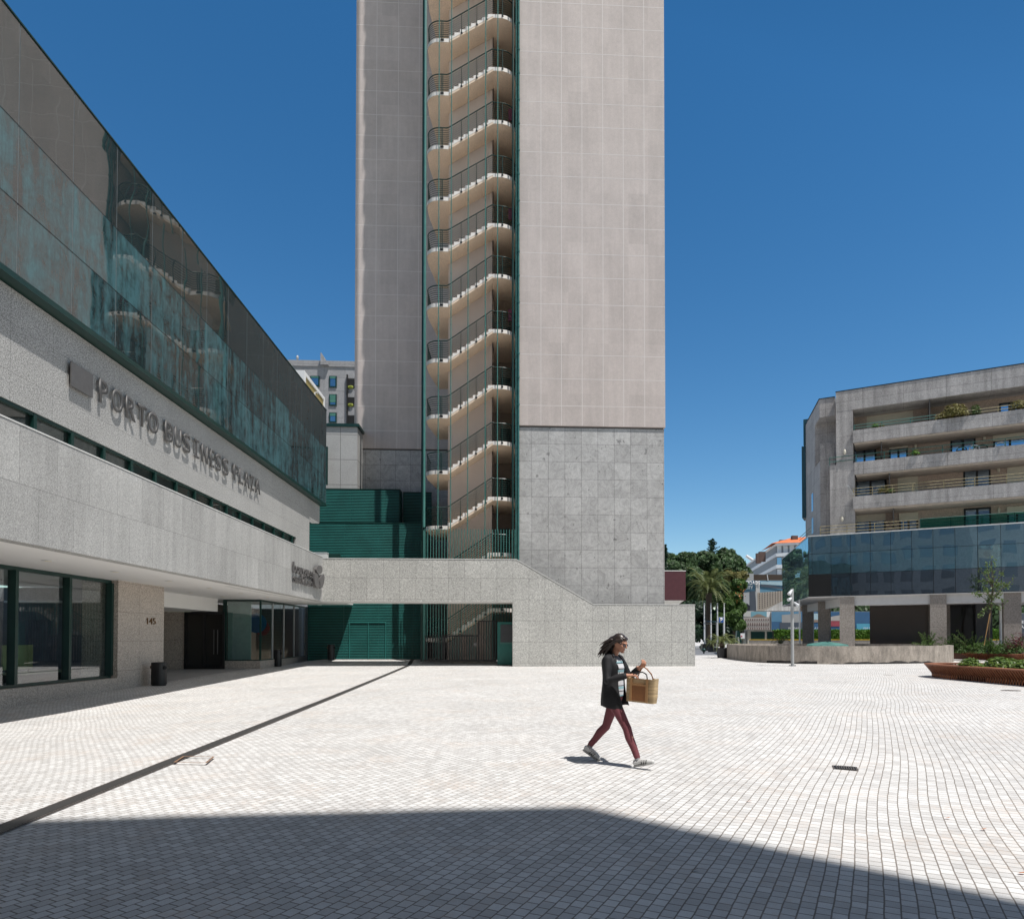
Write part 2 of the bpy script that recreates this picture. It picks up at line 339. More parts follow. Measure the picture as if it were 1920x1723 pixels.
# ------------------------------------------------------------------ ground
def sstep(t): t = max(0, min(1, t)); return t*t*(3-2*t)
def H(x, y):
    left = -0.30*sstep((-x-3)/8.0)*(1-max(0, min(1, (y-18)/19.0)))
    rise = 0.27*sstep((y-38.9)/3.2)*sstep((x+13.2)/2.0)*(1 if x < 1.0 else max(0, 1-(x-1)/1.0))
    return left + rise
def lin(a, b, n): return [a+(b-a)*i/n for i in range(n+1)]
gx = [-900, -400, -150, -60] + lin(-30, 40, 70) + [60, 100, 200, 450, 900]
gy = [-500, -200, -80, -40] + lin(-20, 60, 80) + [80, 120, 200, 400, 900, 1800]
g = MB(); grid = [[g.v((x, y, H(x, y))) for x in gx] for y in gy]
for j in range(len(gy)-1):
    for i in range(len(gx)-1): g.face([grid[j][i], grid[j][i+1], grid[j+1][i+1], grid[j+1][i]])
gm = solo(g, 'ground', M['paving'], None, None, kind='structure', sm=True); gm.location.z = gm.location.z
# far street beyond the plaza
g = MB(); a = [CP(-30, 62, .01), CP(160, 62, .01), CP(160, 98, .01), CP(-30, 98, .01)]; g.quad(*a)
solo(g, 'road', M['asphalt'], None, None, kind='structure')
# smooth pavement under the entrance canopy
g = MB(); xs = lin(-17.5, -13.35, 6); ys = lin(26.6, 36.4, 10)
gg = [[g.v((x, y, H(x, y)+.012)) for x in xs] for y in ys]
for j in range(10):
    for i in range(6): g.face([gg[j][i], gg[j][i+1], gg[j+1][i+1], gg[j+1][i]])
solo(g, 'pavement', M['smoothpave'], None, None, kind='structure')
exec_parts = []
YW = onZ(960, 1249.5).y
XL = onY(605, 1047, YW).x            # fascia plane
XG = XL + 0.20                        # glass plane
XU = XL - 0.10                        # upper wall
ZF0, ZF1 = 3.56, onX(300, 911, XL).z
# ================================================================== LEFT BUILDING
def textmesh(s, h, extrude=0.03, width=None, bold=0.0, shear=0):
    cu = bpy.data.curves.new('t', 'FONT'); cu.body = s; cu.size = 1; cu.extrude = 0.0; cu.offset = bold; cu.shear = shear
    cu.resolution_u = 4
    o = bpy.data.objects.new('t', cu); C.objects.link(o)
    dg = bpy.context.evaluated_depsgraph_get(); dg.update()
    me = bpy.data.meshes.new_from_object(o.evaluated_get(dg)); bpy.data.objects.remove(o); bpy.data.curves.remove(cu)
    bm = bmesh.new(); bm.from_mesh(me)
    bmesh.ops.remove_doubles(bm, verts=bm.verts, dist=1e-5)
    r = bmesh.ops.extrude_face_region(bm, geom=bm.faces[:]); vs = [e for e in r['geom'] if isinstance(e, bmesh.types.BMVert)]
    sc = h/0.69
    xs = [v.co.x for v in bm.verts]; x0, x1 = min(xs), max(xs)
    sx = width/(x1-x0) if width else sc
    top = set(vs)
    for v in bm.verts: v.co = Vector(((v.co.x-x0)*sx, v.co.y*sc, extrude if v in top else 0))
    bmesh.ops.recalc_face_normals(bm, faces=bm.faces); bm.to_mesh(me); bm.free(); me.materials.clear(); return me
def place(me, org, ex, ey):
    ex = Vector(ex).normalized(); ey = Vector(ey).normalized(); ez = ex.cross(ey)
    T = Matrix((ex, ey, ez)).transposed().to_4x4(); T.translation = Vector(org); me.transform(T); return me
YS, YE = -6.0, YW
LB = thing('office_building', 'long low granite office building with dark reflective glass upper floor and white lettering wall', 'building', (XL-4, 15, 0))
m_ = MB(); m_.box(XL-0.35, XL, YS, YE, ZF0, ZF1); part(m_, 'fascia', M['gr_left'], LB)
m_ = MB(); m_.box(XL-0.36, XL+0.012, YS, YE-0.003, ZF1+.002, ZF1+0.032); part(m_, 'coping', M['coping'], LB)
YU = onX(580, 1000, XU).y; YU2 = onX(599, 980, XU).y; ZU2 = onX(599, 980, XU).z
ZWT = onX(300, 885.5, XU).z; YWE = onX(555, 1015, XU).y
ZG0 = onX(300, 723, XG).z; ZG1 = onX(300, 376, XG).z
GSE = onX(612, 800, XG).y
# upper wall with a slot for the strip window
m_ = MB(); m_.box(XU-0.35, XU, YS, YU, ZWT, ZU2); m_.box(XU-0.35, XU, YWE, YU, ZF1-0.1, ZWT-0.001); m_.box(XU-0.35, XU+0.004, YS, YU2, ZU2+0.001, ZG0)
part(m_, 'upper_wall', M['gr_leftup'], LB)
m_ = MB(); m_.box(XU-0.40, XU-0.02, YU+.01, YU2-.01, ZU2-0.04, ZU2); part(m_, 'wall_edge_trim', M['coping'], LB)
m_ = MB(); m_.box(XU-2.2, XU-0.36, YS, YU, ZF1-0.3, ZU2); m_.box(XU-2.2, XU-0.36, YS, YU2, ZU2+.002, ZG0); part(m_, 'inner_wall', M['dark'], LB)
# strip window: frame, mullions, panes
fr = MB(); fr.box(XU-0.14, XU-0.02, YS, YWE, ZWT-0.07, ZWT-.002); fr.box(XU-0.14, XU-0.02, YS, YWE, ZF1-0.05, ZF1+0.06)
for k in range(-15, 16):
    y = 13.85*XU/(-10.07) + 1.262*k
    if YS < y < YWE-0.1: fr.box(XU-0.16, XU-0.012, y-0.05, y+0.05, ZF1-.04, ZWT-.01)
ws = part(fr, 'strip_window', M['green'], LB)
m_ = MB(); m_.box(XU-0.13, XU-0.10, YS, YWE, ZF1-.05, ZWT-.02); part(m_, 'pane', M['glass_band'], ws)
# curtain wall
rows = [ZG0+0.13, onX(300, 637, XG).z, onX(300, 549, XG).z, ZG1]
rows = [ZG0+0.13, 10.26, 11.84, ZG1]
y0p = 13.96*XG/(-9.71); ys_ = [y0p+1.722*k for k in range(-11, 14) if y0p+1.722*k < GSE-0.3] + [GSE]
M['jointgrey'] = plain('grey_sealant', (.16, .18, .185), .6)
gl = MB()
for a, b in zip(ys_, ys_[1:]):
    for c, d in zip(rows, rows[1:]):
        gl.quad((XG, a+.012, c+.012), (XG, b-.012, c+.012), (XG, b-.012, d-.012), (XG, a+.012, d-.012))
gq = part(gl, 'curtain_wall', M['glass_left'], LB, fix=False)
for y in ys_: m_ = MB(); m_.box(XG-0.05, XG-0.004, y-.014, y+.014, rows[0], rows[-1]); part(m_, 'vertical_joint', M['jointgrey'], gq)
m_ = MB()
for z in rows: m_.box(XG-0.051, XG-0.003, ys_[0], GSE, z-.02, z+.02)
part(m_, 'joint_gasket', M['dark'], gq)
m_ = MB(); m_.box(XG-0.16, XG+0.03, YS, GSE+.05, ZG0, ZG0+.115); m_.box(XG-.05, XG+.02, YS, GSE, ZG1+.01, ZG1+.045); m_.box(XG-.5, XG-.165, YS, GSE+.04, ZG0+.02, ZG0+.08)
part(m_, 'sill_frame', M['green'], LB)
m_ = MB(); m_.box(XG-6, XG-0.06, YS, GSE-.02, ZG0+.12, ZG1-.02); part(m_, 'upper_floor_body', M['dark'], LB)
# edge post where the curtain wall stops
# soffit (with the part under the bridge) and bulkhead
XB = -13.32
m_ = MB(); m_.box(-19, XL-.002, YS, 41.6, ZF0+.01, ZF0+0.12); part(m_, 'soffit', M['soffit'], LB)
m_ = MB(); m_.box(XL-.001, -9.25, YW+2.11, 41.93, ZF0+.011, ZF0+0.2); m_.box(-19, XL-.003, 41.601, 41.93, ZF0+.011, ZF0+.2); part(m_, 'canopy_end', M['soffit'], LB)
p1 = onX(307, 1108, -14.7); m_ = MB(); m_.box(-14.8, -14.7, 26.9, 35.7, 2.92, ZF0+.008); m_.box(-19, -14.802, 26.9, 35.7, 2.92, 3.0); part(m_, 'bulkhead', M['soffit'], LB)
dl = MB(); dlr = MB()
def downlight(px, py):
    p = onZ(px, py, ZF0+.006)
    dlr.lathe([(0.11, -0.012), (0.13, 0.0)], (p.x, p.y, p.z-.0), 16)
    return p
LIGHTS = [(90, 1051), (217, 1071.5), (318, 1089), (394, 1102), (359, 1110.5), (418, 1118.5), (452, 1111.5), (501, 1118.5), (540, 1124), (571.5, 1129.5), (599, 1134)]
lamp0 = None
M['lampglass'] = plain('downlight_lens', (0.8, 0.72, 0.55), 0.4)
for i, (px, py) in enumerate(LIGHTS):
    p = onZ(px, py, ZF0+.004)
    if lamp0 is None:
        lamp0 = thing('ceiling_light', 'nearest round recessed downlight in the white canopy soffit, above the large shop windows', 'ceiling light', (p.x, p.y, ZF0+.004), 'recessed downlights in the white soffit')
        a = MB(); a.lathe([(0.085, -0.012), (0.14, -0.012), (0.145, 0.0)], (p.x, p.y, p.z), 20); part(a, 'trim_ring', M['white'], lamp0)
        a = MB(); a.lathe([(0.084, -0.02), (0.084, -0.013)], (p.x, p.y, p.z), 20); part(a, 'lens', M['lampglass'], lamp0)
    else:
        lab = ['', 'second recessed downlight, in the soffit beside the granite pillar', 'third recessed downlight, in the soffit near the top of the pillar numbered 145',
               'recessed downlight in the soffit beyond the pillar, in front of the white bulkhead', 'recessed downlight close to the white bulkhead above the entrance',
               'recessed downlight at the far end of the bulkhead beside the glass bay', 'recessed downlight in front of the glass bay corner', 'recessed downlight above the middle of the glass bay',
               'recessed downlight above the far panes of the glass bay', 'recessed downlight below the logo sign', 'farthest recessed downlight, at the joint between canopy and bridge'][i]
        dup(lamp0, (p.x, p.y, ZF0+.004), lab)
m_ = MB(); a, b = onZ(425, 1099, ZF0+.004), onZ(570, 1124.5, ZF0+.004)
m_.box(a.x-.06, a.x+.14, a.y, b.y, ZF0-.004, ZF0+.006)
part(m_, 'linear_slot', M['coping'], LB)
# ground floor: pillar, plinth, shop windows, interior
YP0, YP1 = onX(221, 1190, XB).y, onX(307, 1190, XB).y
m_ = MB(); m_.box(XB-1.2, XB, YP0, YP1, -0.4, ZF0+.008); pil = part(m_, 'pillar', M['gr_pillar'], LB)
zs0, zs1 = onX(26.6, 1289.5, XB-.28).z, onX(100, 1071, XB-.28).z
m_ = MB(); m_.box(XB-0.5, XB+.0, YS, YP0-.003, -0.45, onX(100, 1283, XB).z); part(m_, 'plinth', M['gr_pillar'], LB)
XWn = XB-0.30; zsill = onX(100, 1283, XB).z+.002; ztop = ZF0+.006
fr = MB(); fr.box(XWn-.05, XWn+.08, YS, YP0-.003, zsill, zsill+.08); fr.box(XWn-.05, XWn+.08, YS, YP0-.003, ztop-.11, ztop)
my = [onX(20, 1190, XWn).y-2.33*k for k in range(9, 0, -1)] + [onX(20, 1190, XWn).y, onX(122, 1190, XWn).y, YP0-.07]
for y in my: fr.box(XWn-.06, XWn+.16, y-.06, y+.06, zsill+.08, ztop-.11)
sw = part(fr, 'shop_window', M['green'], LB)
m_ = MB(); m_.quad((XWn, YS, zsill), (XWn, YP0, zsill), (XWn, YP0, ztop), (XWn, YS, ztop)); part(m_, 'pane', M['clear'], sw)
m_ = MB(); m_.box(XWn-8, XWn-7.9, YS, YP1-.3, -.3, 3.5); m_.box(XWn-8, XWn-.1, YP1-.4, YP1-.3, -.3, 3.5); m_.box(XWn-8, XWn-.3, YS, YS+.1, -.3, 3.5)
part(m_, 'interior_wall', plain('dim_interior', (0.20, 0.20, 0.21), 0.8), LB)
m_ = MB(); m_.box(XWn-8, XWn-.1, YS, YP1-.41, zsill-.3, zsill-.05); part(m_, 'interior_floor', plain('interior_floor', (0.12, 0.11, 0.10), 0.4), LB)
a = onX(52, 1218, XWn-2.5)
m_ = MB(); m_.box(XWn-2.5, XWn-2.46, a.y-1.2, a.y+0.2, .55, 1.35); t = thing('notice_board', 'pale yellow-green board standing behind the left shop window', 'board', (XWn-2.5, a.y-.5, .0)); part(m_, 'panel', plain('yellow_board', (0.45, 0.47, 0.25), 0.7), t)
for y_ in (a.y-1.0, a.y): m_ = MB(); m_.tube([(XWn-2.48, y_, .0), (XWn-2.48, y_, .55)], .03); part(m_, 'leg', M['black'], t)
t = thing('reception_desk', 'dark desk with pale top seen through the shop window', 'desk', (XWn-2.2, a.y+.8, -.05))
m_ = MB(); m_.box(XWn-3.0, XWn-1.6, a.y-1.6, a.y+1.8, .42, .47); part(m_, 'desk_top', plain('desk_top', (0.45, .45, .3), .4), t)
m_ = MB(); m_.box(XWn-2.8, XWn-1.8, a.y-1.4, a.y+1.6, -.05, .418); part(m_, 'desk_body', M['black'], t)
# entrance recess
YD = 35.7
xd0, xd1 = onY(346, 1200, YD).x, onY(421, 1200, YD).x
m_ = MB(); m_.box(-17.6, -17.5, YP1+.4, YD, -.3, 2.918); m_.box(-17.5, xd0, YD, YD+.2, -.3, 2.918); part(m_, 'entrance_wall', M['gr_pillar'], LB)
m_ = MB(); m_.box(XB-.35, XB-.301, YP1+.001, YP1+.4, -.3, 2.918); part(m_, 'recess_jamb', M['gr_pillar'], LB)
dr = MB(); xm = (xd0+xd1)/2
for x0, x1 in ((xd0, xd0+.12), (xm-.06, xm+.06), (xd1-.1, xd1)): dr.box(x0, x1, YD-.05, YD+.05, -.1, 2.9)
dr.box(xd0, xd1, YD-.051, YD+.051, 2.8, 2.915); dr.box(xd0, xd1, YD-.051, YD+.051, -.1, .12)
dd = part(dr, 'entrance_door', M['black'], LB)
m_ = MB(); m_.quad((xd0, YD, 0), (xd1, YD, 0), (xd1, YD, 2.9), (xd0, YD, 2.9)); part(m_, 'pane', M['doorglass'], dd)
m_ = MB()
for px in (401, 408):
    x = onY(px, 1200, YD-.12).x; m_.tube([(x, YD-.12, .75), (x, YD-.12, 2.0)], .018)
part(m_, 'pull_handle', M['steel'], dd)
# glass bay
XBy = -13.08; YB0 = 36.2; YB1 = onX(572, 1190, XBy).y
xb0 = onY(422, 1200, YB0).x; xb1 = onY(488.3, 1200, YB0).x; XBy = xb1; YB1 = onX(572, 1190, XBy).y
zp = onY(450, 1238.5, YB0).z
m_ = MB(); m_.box(xb0-.15, xb1+.03, YB0-.06, YB0+.3, -.2, zp); m_.box(xb1-.3, xb1+.031, YB0+.301, YB1, -.2, zp-.002); part(m_, 'bay_plinth', M['gr_pillar'], LB)
fr = MB(); zt = ZF0+.004
for x in (xb0, xb1-.05): fr.box(x, x+.08, YB0-.03, YB0+.05, zp+.002, zt)
fr.box(xb0, xb1, YB0-.032, YB0+.052, zt-.09, zt-.001); fr.box(xb0, xb1, YB0-.032, YB0+.052, zp+.001, zp+.05)
fr.box(xb1-.05, xb1+.032, YB0+.054, YB1, zt-.09, zt-.001); fr.box(xb1-.05, xb1+.032, YB0+.054, YB1, zp+.001, zp+.05); fr.box(xb0-.12, xb0-.001, YB0, YB0+.1, zp, zt)
bw = part(fr, 'bay_window', M['green'], LB)
for px in (511.8, 533, 552, 571):
    y = onX(px, 1190, xb1+.03).y; ms = MB(); ms.box(xb1-.04, xb1+.035, y-.04, y+.04, zp+.05, zt-.09); part(ms, 'mullion', M['greypaint'], bw)
m_ = MB(); m_.quad((xb0, YB0+.01, zp), (xb1, YB0+.01, zp), (xb1, YB0+.01, zt), (xb0, YB0+.01, zt)); m_.quad((xb1, YB0+.01, zp), (xb1, YB1, zp), (xb1, YB1, zt), (xb1, YB0+.01, zt)); part(m_, 'pane', M['clear'], bw)
xa, xc, xd_ = (onY(q, 1190, YB0+.5).x for q in (427, 448, 471))
m_ = MB(); m_.box(xa, xc, YB0+.5, YB0+.56, zp, zt-.1); m_.box(xc+.01, xd_, YB0+.45, YB0+.51, zp, zt-.1); part(m_, 'interior_panel', plain('pale_teal_blind', (0.36, 0.50, 0.46), 0.7), LB)
m_ = MB(); m_.box(xb0-2, xb0-1.9, YB0+.6, 46, -.2, 3.5); m_.box(xb0-2, xb1, 46, 46.1, -.2, 3.5); m_.box(xb0, xb1-.1, YB0+.1, 46, 0, .03); part(m_, 'bay_interior', plain('bay_interior', (0.08, 0.06, 0.045), 0.8), LB)
m_ = MB(); m_.box(XBy-.4, XBy+.02, YB1+.003, YB1+.5, -.2, ZF0+.004); part(m_, 'bay_end_pillar', M['gr_pillar'], LB)
# coloured discs painted on the wall inside the bay
q = MB(); c = PT(481, 1168, 38.0); q.lathe([(0.55, -0.01), (0.55, 0.01)], (0, 0, 0), 24); me = q.mesh('d'); me.transform(Matrix.Translation(c) @ Matrix.Rotation(R(90), 4, 'X'))
t = thing('wall_art', 'blue and red round wall decoration inside the glass bay', 'wall art', c); part(me, 'blue_disc', plain('blue_disc', (0.02, 0.13, 0.30), .6), t)
q = MB(); c = PT(492, 1178, 38.2); q.lathe([(0.4, -0.01), (0.4, 0.01)], (0, 0, 0), 24); me = q.mesh('d'); me.transform(Matrix.Translation(c) @ Matrix.Rotation(R(90), 4, 'X')); part(me, 'red_disc', plain('red_disc', (0.35, 0.03, 0.03), .6), t)
# ---- signs
EXY, EZ = (0, 1, 0), (0, 0, 1)
sg = thing('wall_sign', 'brushed metal raised letters reading PORTO BUSINESS PLAZA on the granite wall', 'sign', (XU, 22.5, 7.4), None)
K = -XU/10.0
letters = list('PORTOBUSINESSPLAZA'); Ys = [16.77, 17.32, 17.95, 18.50, 19.08, 20.03, 20.62, 21.22, 21.82, 22.26, 22.90, 23.42, 24.02, 25.1, 25.62, 26.10, 26.72, 27.2]
Wd = dict(P=.42, O=.58, R=.47, T=.48, B=.44, U=.48, S=.42, I=.36, N=.52, E=.40, L=.38, A=.55, Z=.48)
LPX = [184.6, 209, 235, 257.7, 277, 309, 327, 343.5, 363, 378, 394.5, 405, 418.5, 438, 449, 458.5, 470, 478.5]; LEND = [203, 232, 256, 276, 299, 325.5, 342, 358.5, 374.5, 391.5, 403, 415.5, 430, 447.5, 457.5, 469.5, 478, 490]
for i_, ch in enumerate(letters):
    y = onX(LPX[i_]+1.2, 860, XU+.10).y/K; wl = (onX(LEND[i_], 860, XU+.10).y/K-y)*.90
    if ch == 'I':
        q = MB(); q.box(.14, .21, 0, .58, 0, .03); q.box(.02, .13, 0, .06, 0, .05); q.box(.22, .33, 0, .06, 0, .05); q.box(.02, .13, .52, .58, 0, .05); q.box(.22, .33, .52, .58, 0, .05); me = q.mesh('l')
    else: me = textmesh(ch, 0.58, 0.03, wl, bold=0.008)
    part(place(me, (XU+.07, y*K, 7.385), EXY, EZ), 'letter', M['steel'], sg)
a, b = onX(125.4, 697, XU), onX(166.5, 720, XU)
t = thing('metal_plaque', 'plain square dull metal plate fixed to the granite left of the letters', 'plaque', (XU, (a.y+b.y)/2, 7.37))
q = MB(); q.box(XU+.07, XU+.10, a.y, b.y, 7.37, 7.93); part(q, 'plate', M['steel'], t)
q = MB(); q.box(XU+.002, XU+.069, a.y+.1, b.y-.1, 7.45, 7.85); part(q, 'bracket', M['black'], t)
t = thing('logo_sign', 'dark raised company lettering with circle and V emblem on the fascia corner', 'sign', (XL, 34, 4.1))
def mp_(px, py, X): p = onX(px, py, X); return (p.y, p.z)
def line_text(s, pa, pb, h, X, ext, name='lettering'):
    y0, z0 = mp_(*pa, X); y1, z1 = mp_(*pb, X)
    part(place(textmesh(s, h, ext, y1-y0, bold=.0), (X, y0, z0), EXY, EZ), name, M['letdark'], t)
M['letdark'] = plain('dark_grey_letters', (0.13, 0.125, 0.125), 0.45, metal=0.3)
line_text('bouygues', (548, 1072.5), (584.5, 1080), 0.50, XL+.04, .08)
line_text('ENERGIES &', (563, 1081.5), (584, 1085.5), 0.10, XL+.04, .04)
line_text('SERVICES', (548, 1091), (584.5, 1098.5), 0.27, XL+.04, .08)
def blob(pts, name, X, th):
    poly = [mp_(px, py, X) for px, py in pts]; q = MB(); q.prism(poly, X, X+th, 'x'); part(q, name, M['letdark'], t)
cx_, cy_ = 520+518/6.857, 1030+260/6.857
blob([(cx_+5.9*math.cos(k*.314), cy_+8.0*math.sin(k*.314)) for k in range(20)], 'emblem_disc', XL+.10, .1)
L6 = lambda L: [(520+x/6.857, 1030+y/6.857) for x, y in L]
blob(L6([(452, 310), (465, 295), (485, 310), (500, 335), (512, 370), (512, 410), (520, 445), (518, 480), (505, 495), (480, 485), (460, 440), (450, 380)]), 'emblem_petal', XL+.08, .1)
blob(L6([(575, 318), (560, 322), (535, 345), (520, 375), (517, 410), (524, 450), (522, 485), (530, 500), (550, 490), (570, 440), (579, 380)]), 'emblem_petal', XL+.085, .12)
t = thing('number_sign', 'small brass house number 145 on the granite pillar', 'sign', (XB, 25.5, 2.2))
for ch, pa, pb in (('1', 274.2, 277.2), ('4', 278.8, 285.0), ('5', 286, 290.8)):
    y0, z0 = mp_(pa, 1170, XB); y1, _ = mp_(pb, 1170, XB)
    if ch == '1': q = MB(); q.box(.035, .075, 0, .235, 0, .02); q.box(.0, .034, .17, .205, 0, .02); q.box(.005, .105, -.0, -.001, 0, .02); me = q.mesh('1')
    else: me = textmesh(ch, 0.235, .02, y1-y0, bold=0)
    part(place(me, (XB+.012, y0, z0), EXY, EZ), 'numeral', M['brass'], t)
# white framed rooftop box behind the parapet
t = thing('rooftop_box', 'white framed rooftop enclosure with ochre side panel behind the glass parapet', 'rooftop structure', (XG-1.5, 35.5, ZG1-.05))
xr = XG-.02; ya, yb = 33.45, 37.25; zt_ = onX(568, 691, xr).z
zb_ = ZG1-1.5
q = MB()
for a, b, c, d in ((ya, yb, zt_-.18, zt_), (ya, ya+.28, zb_, zt_-.18), (yb-.2, yb, zb_, zt_-.18)): q.box(xr-.12, xr, a, b, c, d)
q.box(xr-3.2, xr-.121, ya, ya+.12, zt_-.181, zt_-.001); q.box(xr-.3, xr-.121, ya, ya+.12, zb_, zt_-.182); q.box(xr-3.2, xr-.121, ya+.121, yb, zt_-.08, zt_-.001)
part(q, 'frame', M['white'], t)
q = MB(); q.box(xr-.10, xr-.05, ya+.28, yb-.2, zb_, zt_-.18); part(q, 'side_panel', M['ochre'], t)
q = MB(); q.box(xr-3.1, xr-.3, ya+.05, ya+.08, zb_, zt_-.18); part(q, 'end_panel', plain('grey_panel', (.2, .22, .25), .4), t)
q = MB(); a = onX(591.5, 737, xr+.01); q.tube([(xr-.04, a.y, a.z), (xr+.1, a.y, a.z+.05), (xr+.1, a.y+.1, a.z)], .03); q.box(xr-.045, xr+.0, a.y-.05, a.y+.05, a.z-.35, a.z); part(q, 'wall_lamp', M['white'], t)
# ================================================================== BRIDGE WALL
BW = thing('granite_wall', 'pale granite bridge and stair wall with a sloping top in front of the tower', 'wall', (2, YW+.3, 0))
def wy(px, py): p = onY(px, py, YW); return (p.x, p.z)
zt0 = onY(800, 1048.3, YW).z; xj = onY(961, 1200, YW).x
xs0, xs1 = onY(968.5, 1048.5, YW).x, onY(1113, 1133, YW).x; zr = onY(1200, 1133.8, YW).z; xe = onY(1303.3, 1200, YW).x
poly = [(XL-.0, ZF0), (xj, ZF0), (xj, -.3), (xe, -.3), (xe, zr), (xs1, zr), (xs0, zt0), (XL, zt0)]
q = MB()
q.prism([(XL, ZF0), (xj, ZF0), (xj, zt0), (XL, zt0)], YW, YW+.45, 'y')
q.prism([(xj, -.3), (xs1, -.3), (xs1, zr), (xs0, zt0), (xj, zt0)], YW, YW+.45, 'y')
q.prism([(xs1, -.3), (xe, -.3), (xe, zr), (xs1, zr)], YW, YW+.45, 'y')
bmesh.ops.remove_doubles(q.bm, verts=q.bm.verts, dist=1e-4)
dbl = {}
for f in q.bm.faces[:]:
    k = tuple(sorted(v.index for v in f.verts))
q.bm.verts.index_update()
for f in q.bm.faces[:]: dbl.setdefault(tuple(sorted(v.index for v in f.verts)), []).append(f)
for v in dbl.values():
    if len(v) > 1: bmesh.ops.delete(q.bm, geom=v, context='FACES')
part(q, 'wall_panel', M['gr_wall'], BW)
q = MB(); ct = .035
for (x0, z0), (x1, z1) in (((XL+.03, zt0), (xs0, zt0)), ((xs0, zt0), (xs1, zr)), ((xs1, zr), (xe+.02, zr))):
    q.prism([(x0, z0+.002), (x1, z1+.002), (x1, z1+ct), (x0, z0+ct)], YW-.02, YW+.5, 'y')
part(q, 'coping', M['coping'], BW)
q = MB(); q.box(XL, xj-.001, YW+.451, YW+2.1, ZF0+.01, ZF0+.55); part(q, 'bridge_deck', M['coping'], BW)
q = MB(); q.box(XL-.001, xj-.002, YW+.02, YW+2.1, ZF0-.012, ZF0+.008); part(q, 'bridge_soffit', M['soffit'], BW)
q = MB(); q.box(xj, xj+.35, YW+.451, YW+2.1, -.2, ZF0+.5); part(q, 'jamb', M['gr_wall'], BW)
t = thing('parapet_block', 'small pale rendered block on the terrace behind the fascia corner', 'block', (XL+.3, YW+1.2, zt0-.4))
a, b = onY(588, 1036.5, YW+1.2), onY(612.5, 1036.5, YW+1.2); q = MB(); q.box(a.x-.8, b.x, YW+1.2, YW+1.6, ZF0+.56, a.z); part(q, 'block_body', M['coping'], t)
q = MB(); q.box(a.x-.82, b.x+.02, YW+1.18, YW+1.62, a.z+.002, a.z+.03); part(q, 'block_cap', M['white'], t)
# ================================================================== TOWER
YT = 39.95; YG = 40.05; YLW = 45.4
TW = thing('office_tower', 'tall pinkish tiled tower on a grey granite base with an open stair shaft', 'building', (0, 45, 0))
xR = onY(1246.5, 500, YT).x; xM = onY(972.5, 500, YT).x; xSL = onY(797, 700, 40).x; xLW0 = onY(665.5, 600, YLW).x
xM = onY(973, 700, YT).x
zb = onY(1100, 799, YT).z; ZTOP = 72
q = MB(); q.box(xM, xR, YT, YT+17, zb, ZTOP); q.box(xLW0, xM-.002, YLW, YT+16.9, zb, ZTOP+.02); part(q, 'tiled_wall', M['tile'], TW)
q = MB(); q.box(xM+.03, xR-.06, YG, YT+16.8, -.3, zb-.10); q.box(xLW0+.06, xM+.02, YLW+.08, YT+16.7, -.3, zb-.101); part(q, 'granite_base', M['gr_tower'], TW)
q = MB(); q.box(xM+.06, xR-.1, YG+.06, YT+16, zb-.101, zb-.002); q.box(xLW0+.1, xM, YLW+.1, YT+16, zb-.102, zb-.003); part(q, 'shadow_gap', plain('dark_band', (.12, .115, .11), .7), TW)
# white grout lines, a few mm proud
q = MB(); jw = .017
zz = [zb+1.18]; k = 0
while zz[-1] < ZTOP-1.8: zz.append(zz[-1]+(1.605 if k % 2 == 0 else 1.42)); k += 1
for z in zz: q.box(xM, xR-.001, YT-.003, YT+.001, z-jw, z+jw); q.box(xLW0, xSL+.2, YLW-.003, YLW+.001, z-jw, z+jw)
for px in (1014.3, 1052.6, 1091, 1130, 1168.2, 1207.2):
    x = onY(px, 150, YT).x; q.box(x-jw, x+jw, YT-.0035, YT+.001, zb+.001, ZTOP-.01)
for px in (706.5, 747, 786):
    x = onY(px, 150, YLW).x; q.box(x-jw, x+jw, YLW-.0035, YLW+.001, zb+.001, ZTOP-.01)
part(q, 'grout_lines', M['tileline'], TW)
